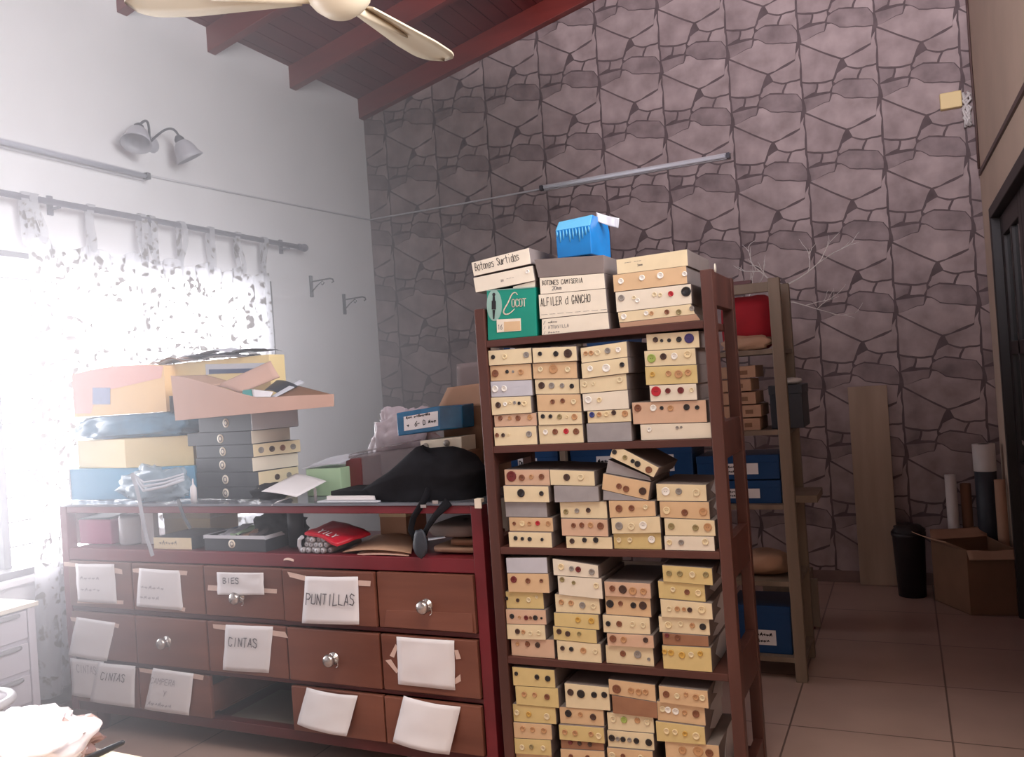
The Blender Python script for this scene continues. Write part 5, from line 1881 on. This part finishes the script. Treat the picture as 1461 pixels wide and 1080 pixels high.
write(b, '~ 36-40 ^~~', q[3] + v * .012 + u * .015, u, v, .018, .0125, .003, 1, jit=.08)
obj('paper_label', b, [m_paper, m_ink], t)
# black fabric bag
cx, cz = P(612, 680, 2.84), None
pL, pR = P(530, 690, 2.84), P(700, 690, 2.84)
t = thing('fabric_bag', 'slumped black fabric bag with a strap hanging over the cupboard front', 'bag', ((pL.x + pR.x) / 2, 2.82, ZT))
b = B()
n, m = 40, 20


def bagf(uu, vv):
    th = 2 * pi * uu
    x = cos(th)
    y = sin(th)
    x = math.copysign(abs(x) ** .7, x)
    y = math.copysign(abs(y) ** .7, y)
    f = (x + 1) / 2
    H = .05 + .115 * min(1, f / .42) ** .75 + .03 * f - .02 * sin(f * 9)
    r = 1 - .25 * vv ** 3 if vv < 1 else 0
    r = math.sqrt(max(0, 1 - vv ** 4)) if vv > .5 else 1 - .04 * (1 - vv)
    p = Vector((x * (pR.x - pL.x) / 2 * r, y * .13 * r, H * (vv ** .9)))
    nn = noise.noise(Vector((p.x * 7, p.y * 7, p.z * 9)))
    p *= 1 + .13 * nn + .04 * noise.noise(p * 22)
    return Vector(((pL.x + pR.x) / 2, 2.815, ZT + .001)) + p


g = [[b.bm.verts.new(bagf(i / n, j / m)) for j in range(m + 1)] for i in range(n)]
for i in range(n):
    for j in range(m):
        b.face([g[i][j], g[(i + 1) % n][j], g[(i + 1) % n][j + 1], g[i][j + 1]], 0, True)
obj('bag_body', b, m_black, t)
b = B()
pts = [P(x, y, 2.652) for x, y in ((600, 700), (606, 718), (590, 738), (586, 755), (594, 775))]
b.tube([P(612, 700, 2.70), P(604, 716, 2.658)] + pts[2:], [.02, .016, .015, .014, .012], 8, squash=.5)
b.tube([P(640, 716, 2.66), P(622, 735, 2.652), P(610, 752, 2.65), P(602, 770, 2.65)], [.018, .012, .01, .01], 8, squash=.5)
obj('strap', b, m_black, t)
b = B()
p = P(601, 775, 2.645)
b.blob((p.x, 2.64, p.z), (.028, .014, .052), 6, .2, 2, 20, 12)
obj('strap_end', b, m_slate, t)
b = B()
for px in ((605, 722), (622, 716)):
    p = P(*px, 2.646)
    b.box(p.x - .012, p.x + .012, 2.640, 2.646, p.z - .006, p.z + .006)
obj('buckle', b, m_metal, t)
# open brown carton behind
yk = 3.05
q = [P(*z5(*a), yk) for a in ((735, 255), (955, 262))]
t = thing('carton', 'open brown carton with raised flaps behind the black bag', 'carton', ((q[0].x + q[1].x) / 2, yk, ZT))
xk0, xk1 = FX(632, 600, yk), FX(699, 600, yk) + .02
zk_ = FZ(660, 580, yk)
b = B()
b.box(xk0, xk1, yk, yk + .005, ZT, zk_)
b.box(xk0, xk1, yk + .125, yk + .13, ZT, zk_)
b.box(xk0, xk0 + .005, yk + .005, yk + .125, ZT, zk_)
b.box(xk1 - .005, xk1, yk + .005, yk + .125, ZT, zk_)
b.box(xk0 + .005, xk1 - .005, yk + .005, yk + .125, ZT, ZT + .005)
obj('carton_body', b, m_kraftd, t)
b = B()
b.sheet((xk0 - .02, yk - .0, zk_), (xk1, yk - .0, zk_), (xk1 + .02, yk + .04, zk_ + .095), (xk0 + .01, yk + .04, zk_ + .082), thick=.004)
obj('front_flap', b, m_kraft, t)
b = B()
b.sheet((xk0, yk + .13, zk_), (xk1, yk + .13, zk_), (xk1 + .02, yk + .17, zk_ + .19), (xk0 - .005, yk + .16, zk_ + .18), thick=.004)
obj('rear_flap', b, mat('grey_brown_card', (128, 116, 116), .7, .05, 6), t)

# ------------------------------------------------------------------ inside the display shelf
ZD = .8385
b = B()
ys = 2.76
x0, x1 = FX(113, 760, ys), FX(158, 760, ys)
t = thing('plastic_box', 'pink plastic box on the display shelf by the curtain', 'box', ((x0 + x1) / 2, ys, ZD))
b = B()
b.box(x0, x1, ys, ys + .22, ZD, .955)
obj('box_body', b, m_magenta, t, .006)
b = B()
b.sheet((x0 - .004, ys + .0, .957), (x1 + .004, ys + .0, .962), (x1 + .004, ys + .22, .985), (x0 - .004, ys + .22, .975), thick=.003)
obj('lid', b, m_slate, t)
b = B()
b.sheet((x0 - .02, ys - .005, ZD + .001), (x0 - .008, ys + .28, ZD + .001), (x0 - .01, ys + .28, .99), (x0 - .03, ys - .005, .985), thick=.002, bend=.004)
tag(obj('paper_sheet', b, m_paper), 'white sheet standing upright beside the pink plastic box', 'paper')
p0, p1 = P(161, 755, 2.745), P(187, 755, 2.745)
b = B()
cx, r = (p0.x + p1.x) / 2, (p1.x - p0.x) / 2
b.lathe([(0, 0), (r * .9, 0), (r, .01), (r, .12), (r * .92, .135), (r * .9, .12), (r * .9, .012), (0, .01)], (cx, 2.745 + r, ZD), n=24)
t = thing('jar', 'milky plastic jar next to the pink box on the display shelf', 'jar', (cx, 2.745, ZD))
obj('jar_body', b, m_plastic, t)
b = B()
b.lathe([(0, .0), (r * .8, 0), (r * .8, .075), (0, .075)], (cx, 2.745 + r, ZD + .012), n=20)
obj('contents', b, m_kraft, t)
b = B()
x0, x1 = FX(198, 750, 2.80), FX(219, 750, 2.80)
b.box(x0, x1, 2.80, 2.83, ZD, .985)
tag(obj('white_card', b, m_paper), 'white card standing on the display shelf behind the hanging strap', 'card')
x0, x1 = FX(234, 745, 2.95), FX(300, 745, 2.95)
t = thing('card_box', 'beige box at the back of the display shelf', 'box', ((x0 + x1) / 2, 2.95, ZD))
b = B()
b.box(x0, x1, 2.95, 3.13, ZD, .985)
obj('box_body', b, m_yellow, t, .003)
b = B()
b.box(x0 - .004, x1 + .004, 2.946, 3.134, .93, .989)
obj('lid', b, m_cream, t, .003)
ys = 2.70
q = [P(*z4(*a), ys) for a in ((440, 905), (612, 917), (608, 976), (440, 962))]
t = thing('button_box', 'low white-fronted box with faint writing on the display shelf', 'box', ((q[0].x + q[1].x) / 2, ys, ZD))
x0, x1, zt_ = q[0].x, q[1].x, (q[0].z + q[1].z) / 2
b = B()
b.box(x0, x1, ys + .002, ys + .22, ZD, zt_)
obj('box_sleeve', b, m_slate, t, .002)
b = B()
b.box(x0 + .001, x1 - .001, ys, ys + .002, ZD + .001, zt_ - .001)
write(b, '~^_~~^', (x0 + .035, ys, ZD + .018), (1, 0, 0), (0, 0, 1), .022, .018, .002, 1, jit=.08)
obj('front_label', b, [m_cream, m_ink2], t)
q = [P(*z4(*a), 2.695) for a in ((672, 915), (948, 930))]
x0, x1 = q[0].x, q[1].x
t = thing('open_box', 'shallow black box with white rim and round sticker on the display shelf', 'box', ((x0 + x1) / 2, 2.695, ZD))
zt_ = ZD + .062
b = B()
b.box(x0, x1, 2.695, 2.699, ZD, zt_)
b.box(x0, x1, 2.916, 2.92, ZD, zt_)
b.box(x0, x0 + .004, 2.699, 2.916, ZD, zt_)
b.box(x1 - .004, x1, 2.699, 2.916, ZD, zt_)
b.box(x0 + .004, x1 - .004, 2.699, 2.916, ZD, ZD + .004)
obj('box_body', b, m_slate, t)
b = B()
b.box(x0 - .002, x1 + .002, 2.692, 2.6945, zt_ - .010, zt_ + .004)
b.box(x1 + .0005, x1 + .003, 2.692, 2.92, zt_ - .012, zt_ + .004)
b.box(x0 - .003, x0 - .0005, 2.692, 2.92, zt_ - .012, zt_ + .004)
obj('white_rim', b, m_paper2, t)
b = B()
ctr = P(*z4(797, 955), 2.694)
b.lathe([(0, .0015), (.018, .0015), (.018, 0)], (ctr.x, 2.695, ZD + .030), (0, -1, 0), 18)
b.lathe([(.007, .0018), (.011, .0018), (.011, .0012)], (ctr.x, 2.695, ZD + .030), (0, -1, 0), 14, 1)
obj('round_sticker', b, [m_palew, m_ink2], t)
for k in range(4):
    b = B()
    xx = x0 + .05 + .05 * k
    b.sheet((xx, 2.72, zt_ - .01), (xx + .07, 2.715, zt_ - .004), (xx + .07, 2.88, zt_ + .02), (xx, 2.88, zt_ + .012), thick=.002, bend=.006, nz=.02, seed=k)
    tag(obj('packet', b, (m_paper2, m_greenl, m_kraft, m_clear)[k]), '%s packet lying in the shallow black box' % ('grey', 'greenish', 'brown', 'clear')[k], 'packet')
b = B()
b.blob((FX(395, 752, 2.86), 2.88, ZD + .062), (.115, .10, .075), 14, .45, 2.6, 30, 16, flat=.8, crease=.3)
tag(obj('dark_cloth', b, m_black), 'dark tangled cloth behind the black box on the display shelf', 'cloth')
b = B()
p = P(*z4(1085, 835), 2.83)
b.lathe([(0, 0), (.034, 0), (.034, .15), (.028, .155), (.028, .10), (0, .10)], (p.x, 2.83, ZD), n=20)
tag(obj('dark_cup', b, m_slate), 'dark cylindrical cup at the middle of the display shelf', 'cup')
b = B()
b.sheet(P(*z4(1030, 1015), 2.664), P(*z4(1075, 1020), 2.664), P(*z4(1085, 985), 2.70), P(*z4(1040, 985), 2.70), thick=.002, bend=.005)
tag(obj('paper_tag', b, m_tape), 'small beige paper tag curling over the display shelf edge', 'tag')
# bundle of grey cord rolls under the red packet
rr = random.Random(3)
k = 0
for row, (n, zz, off) in enumerate(((6, .0, 0), (5, .021, .5), (4, .042, 1.0))):
    for i in range(n):
        xx = FX(*z5(95, 960), 2.70) + .022 + (i + off) * .0245
        zc_ = ZD + .0125 + zz
        b = B()
        yst = 2.69 + rr.uniform(-.008, .012)
        b.lathe([(0, 0), (.0115, 0), (.0118, .01), (.0115, .20), (0, .20)], (xx, yst, zc_), (rr.uniform(-.04, .04), 1, 0), 12)
        b.lathe([(.004, -.001), (.008, -.001), (.0085, .003)], (xx, yst, zc_), (0, 1, 0), 10, 1)
        tag(obj('cord_roll', b, [m_grey, m_silver]), 'grey roll of cord in the bundle under the red packet', 'roll', 'grey cord rolls')
b = B()
p = P(*z5(95, 900), 2.69)
b.tube([(p.x - .006, 2.70, ZD + .006), (p.x - .012, 2.695, ZD + .03), (p.x - .004, 2.69, ZD + .055), (p.x + .012, 2.69, ZD + .066)], .008, 8)
tag(obj('cord_loop', b, m_silver), 'bent pale cord end beside the bundle of grey cord rolls', 'cord')
q = [P(*z5(*a), Y) for a, Y in (((112, 850), 2.69), ((262, 905), 2.67), ((420, 850), 2.80), ((245, 795), 2.86))]
t = thing('red_packet', 'shiny red packet lettered YILY lying on the cord rolls', 'packet', (q[1].x, 2.69, q[1].z))
b = B()
b.sheet(q[0], q[1], q[2], q[3], 0, 12, 12, .010, .008, .006, 3)
obj('packet_body', b, m_red, t)
b = B()
lift = Vector((0, -.008, .012))
u = (q[1] - q[0]).normalized()
v = (q[3] - q[0]).normalized()
write(b, 'YILY', q[0] + u * .055 + v * .025 + lift, u, v, .034, .024, .0055, 0)
write(b, '~_~^~', q[0] + u * .09 + v * .10 + lift, u, v, .02, .013, .003, 0)
obj('lettering', b, m_paper, t)
# cards, papers on the right of the shelf
b = B()
x0, x1 = FX(543, 755, 2.92), FX(580, 755, 2.92)
b.box(x0, x1, 2.92, 3.08, ZD, .965)
b.box(x0 - .002, x1 + .002, 2.918, 3.082, .945, .968, 1)
tag(obj('card_box', b, [m_kraft, m_cream]), 'small upright kraft box with cream lid at the back of display shelf', 'box')
b = B()
b.sheet(P(*z5(290, 940), 2.70), P(*z5(610, 945), 2.68), P(*z5(625, 868), 2.90), P(*z5(440, 862), 2.95), thick=.003, bend=.012)
tag(obj('kraft_envelope', b, m_kraft), 'kraft paper envelope lying on the display shelf beside the red packet', 'envelope')
b = B()
b.sheet(P(*z5(350, 955), 2.69), P(*z5(600, 958), 2.675), P(*z5(610, 915), 2.80), P(*z5(420, 910), 2.80), thick=.002, bend=.004)
tag(obj('kraft_envelope', b, m_kraftp), 'second kraft envelope directly beneath the larger kraft envelope', 'envelope')
for k, (a0, a1, zz, th, m, lb) in enumerate(((690, 925, 0, .026, m_kraft, 'lowest brown paper bundle by the cupboard end post'), (775, 925, .027, .030, m_kraftd, 'middle brown paper bundle by the cupboard end post'), (680, 915, .058, .05, mat('grey_brown_paper', (112, 98, 92), .7, .1, 8), 'topmost grey-brown paper bundle by the cupboard end post'))):
    xx0, xx1 = FX(*z5(a0, 900), 2.74), FX(*z5(a1, 900), 2.74)
    b = B()
    b.blob(((xx0 + xx1) / 2, 2.87, ZD + zz + th / 2 + .0005), ((xx1 - xx0) / 2, .13, th / 2), 40 + k, .06, 2, 30, 12, power=5)
    tag(obj('paper_bundle', b, m), lb, 'bundle', 'brown paper bundles on the display shelf')
b = B()
b.sheet(P(*z5(690, 885), 2.70), P(*z5(770, 872), 2.70), P(*z5(765, 866), 2.76), P(*z5(690, 875), 2.76), thick=.002)
tag(obj('paper_sheet', b, m_paper2), 'sliver of white paper sticking out of the brown paper bundles', 'paper')
b = B()
p = P(*z5(938, 725), 2.664)
b.box(p.x - .014, p.x + .012, 2.640, 2.6655, 1.045, 1.058)
b.box(p.x - .014, p.x + .012, 2.640, 2.6455, 1.025, 1.045)
tag(obj('glass_clip', b, m_palew), 'small white clip on the glass top corner by the dark rack', 'clip')

# ------------------------------------------------------------------ unit, stool and table in the near corner by the window
ux = -3.62
uy1 = PX(54, 950, ux).y
uz1 = PX(46, 858, ux).z
t = thing('drawer_unit', 'lilac-white plastic drawer unit standing below the window sill', 'drawer unit', (ux - .15, 2.0, 0))
b = B()
uy0 = uy1 - .62
b.box(ux - .28, ux - .012, uy0, uy1 - .02, .03, uz1 - .02)
b.box(ux - .012, ux + .006, uy1 - .035, uy1, .0, uz1 - .02)
b.box(ux - .012, ux + .006, uy0, uy0 + .035, .0, uz1 - .02)
obj('unit_body', b, m_unit, t, .004)
b = B()
b.box(ux - .29, ux + .02, uy0 - .01, uy1 + .01, uz1 - .02, uz1)
obj('top_board', b, m_palew, t, .003)
hh = (uz1 - .06) / 4
for k in range(4):
    z0 = .035 + k * hh
    b = B()
    b.box(ux - .0115, ux + .002, uy0 + .038, uy1 - .038, z0 + .012, z0 + hh - .006)
    d = obj('drawer', b, m_unit, t, .003)
    b = B()
    b.tube([(ux + .004, uy0 + .06, z0 + hh - .02), (ux + .016, uy0 + .08, z0 + hh - .018), (ux + .016, uy1 - .10, z0 + hh - .018), (ux + .004, uy1 - .08, z0 + hh - .02)], .010, 8)
    obj('handle', b, m_grey, d)
sc = PZ(-44, 1006, .46)
t = thing('metal_stool', 'grey tubular metal stool partly showing by the drawer unit', 'stool', (sc.x, sc.y, 0))
b = B()
b.tube([sc + Vector((.13 * cos(a), .13 * sin(a), 0)) for a in [2 * pi * k / 24 for k in range(25)]], .016, 10, caps=False)
obj('seat_ring', b, m_fix, t)
b = B()
b.lathe([(0, -.008), (.122, -.008), (.122, .004), (0, .006)], sc, n=28)
obj('seat', b, m_unit, t)
for a in (20, 110, 200, 290):
    d = Vector((cos(radians(a)), sin(radians(a)), 0))
    b = B()
    b.tube([sc + d * .11 - Vector((0, 0, .005)), Vector((sc.x, sc.y, 0)) + d * .17], .012, 8)
    obj('leg', b, m_fix, t)
tz = .78
e0, e1 = PZ(118, 1062, tz), PZ(262, 1090, tz)
ed = (e1 - e0).normalized()
en = Vector((ed.y, -ed.x, 0))
A0 = e0 - ed * .75
A1 = e0 + ed * .42
A0.z = A1.z = tz
t = thing('work_table', 'cream work table corner close to the camera under the plastic bag', 'table', ((A0.x + A1.x) / 2, (A0.y + A1.y) / 2, 0))
b = B()
b.prism([A0, A1, A1 + en * .6, A0 + en * .6], (0, 0, -.03))
obj('table_top', b, mat('cream_table_top', (206, 192, 176), .4, .05, 5), t, .004)
for p in (A0 + ed * .05 + en * .05, A1 - ed * .05 + en * .05, A1 - ed * .05 + en * .55, A0 + ed * .05 + en * .55):
    b = B()
    b.box(p.x - .02, p.x + .02, p.y - .02, p.y + .02, 0, tz - .03)
    obj('leg', b, m_pale, t)
c = PZ(30, 1082, tz)
b = B()
b.blob((c.x, c.y, tz + .035), (.155, .11, .052), 17, .3, 2.2, 40, 22, flat=.66, crease=.3)
tag(obj('plastic_bag', b, m_bagw), 'bright white plastic bag lying on the cream work table', 'bag')
c = PZ(92, 1074, tz)
b = B()
b.blob((c.x, c.y, tz + .026), (.075, .055, .04), 26, .45, 2.6, 32, 18, flat=.64, crease=.45)
tag(obj('crumpled_plastic', b, mat('brownish_clear_film', (176, 150, 148), .25, .3, 14, spec=.7, bump=.3)), 'crumpled brownish film next to the white plastic bag', 'film')
b = B()
y_ = c.y + .01
b.sheet(P(50, 1048, y_), P(104, 1066, y_), P(104, 1046, y_ + .03), P(84, 1020, y_ + .03), thick=.0008, bend=.012)
tag(obj('paper_scrap', b, m_paper), 'pointed scrap of white film standing up from the bag pile', 'paper')
p0, p1 = PZ(118, 1086, tz + .02), PZ(178, 1058, tz + .055)
b = B()
b.tube([p0, p0 + (p1 - p0) * .6, p1 - (p1 - p0) * .04, p1], [.0065, .006, .0045, .001], 8)
tag(obj('black_pen', b, m_slate), 'black pen pointing up from the crumpled film on the table', 'pen')

# ------------------------------------------------------------------ added haze volume imitating lens glare
m_haze = bpy.data.materials.new('glare_veil')
m_haze.use_nodes = True
nt = m_haze.node_tree
for n in list(nt.nodes):
    nt.nodes.remove(n)
out = nt.nodes.new('ShaderNodeOutputMaterial')
vs = nt.nodes.new('ShaderNodeVolumeScatter')
vs.inputs['Color'].default_value = (.96, .95, 1.0, 1)
vs.inputs['Density'].default_value = HAZE
vs.inputs['Anisotropy'].default_value = 0.35
nt.links.new(vs.outputs[0], out.inputs['Volume'])
b = B()
b.box(XL + .01, -1.9, .9, YB - .01, .004, 3.74)
o = obj('haze', b, m_haze)
tag(o, 'added haze imitating lens glare beside the curtained window', 'haze', kind='stuff')
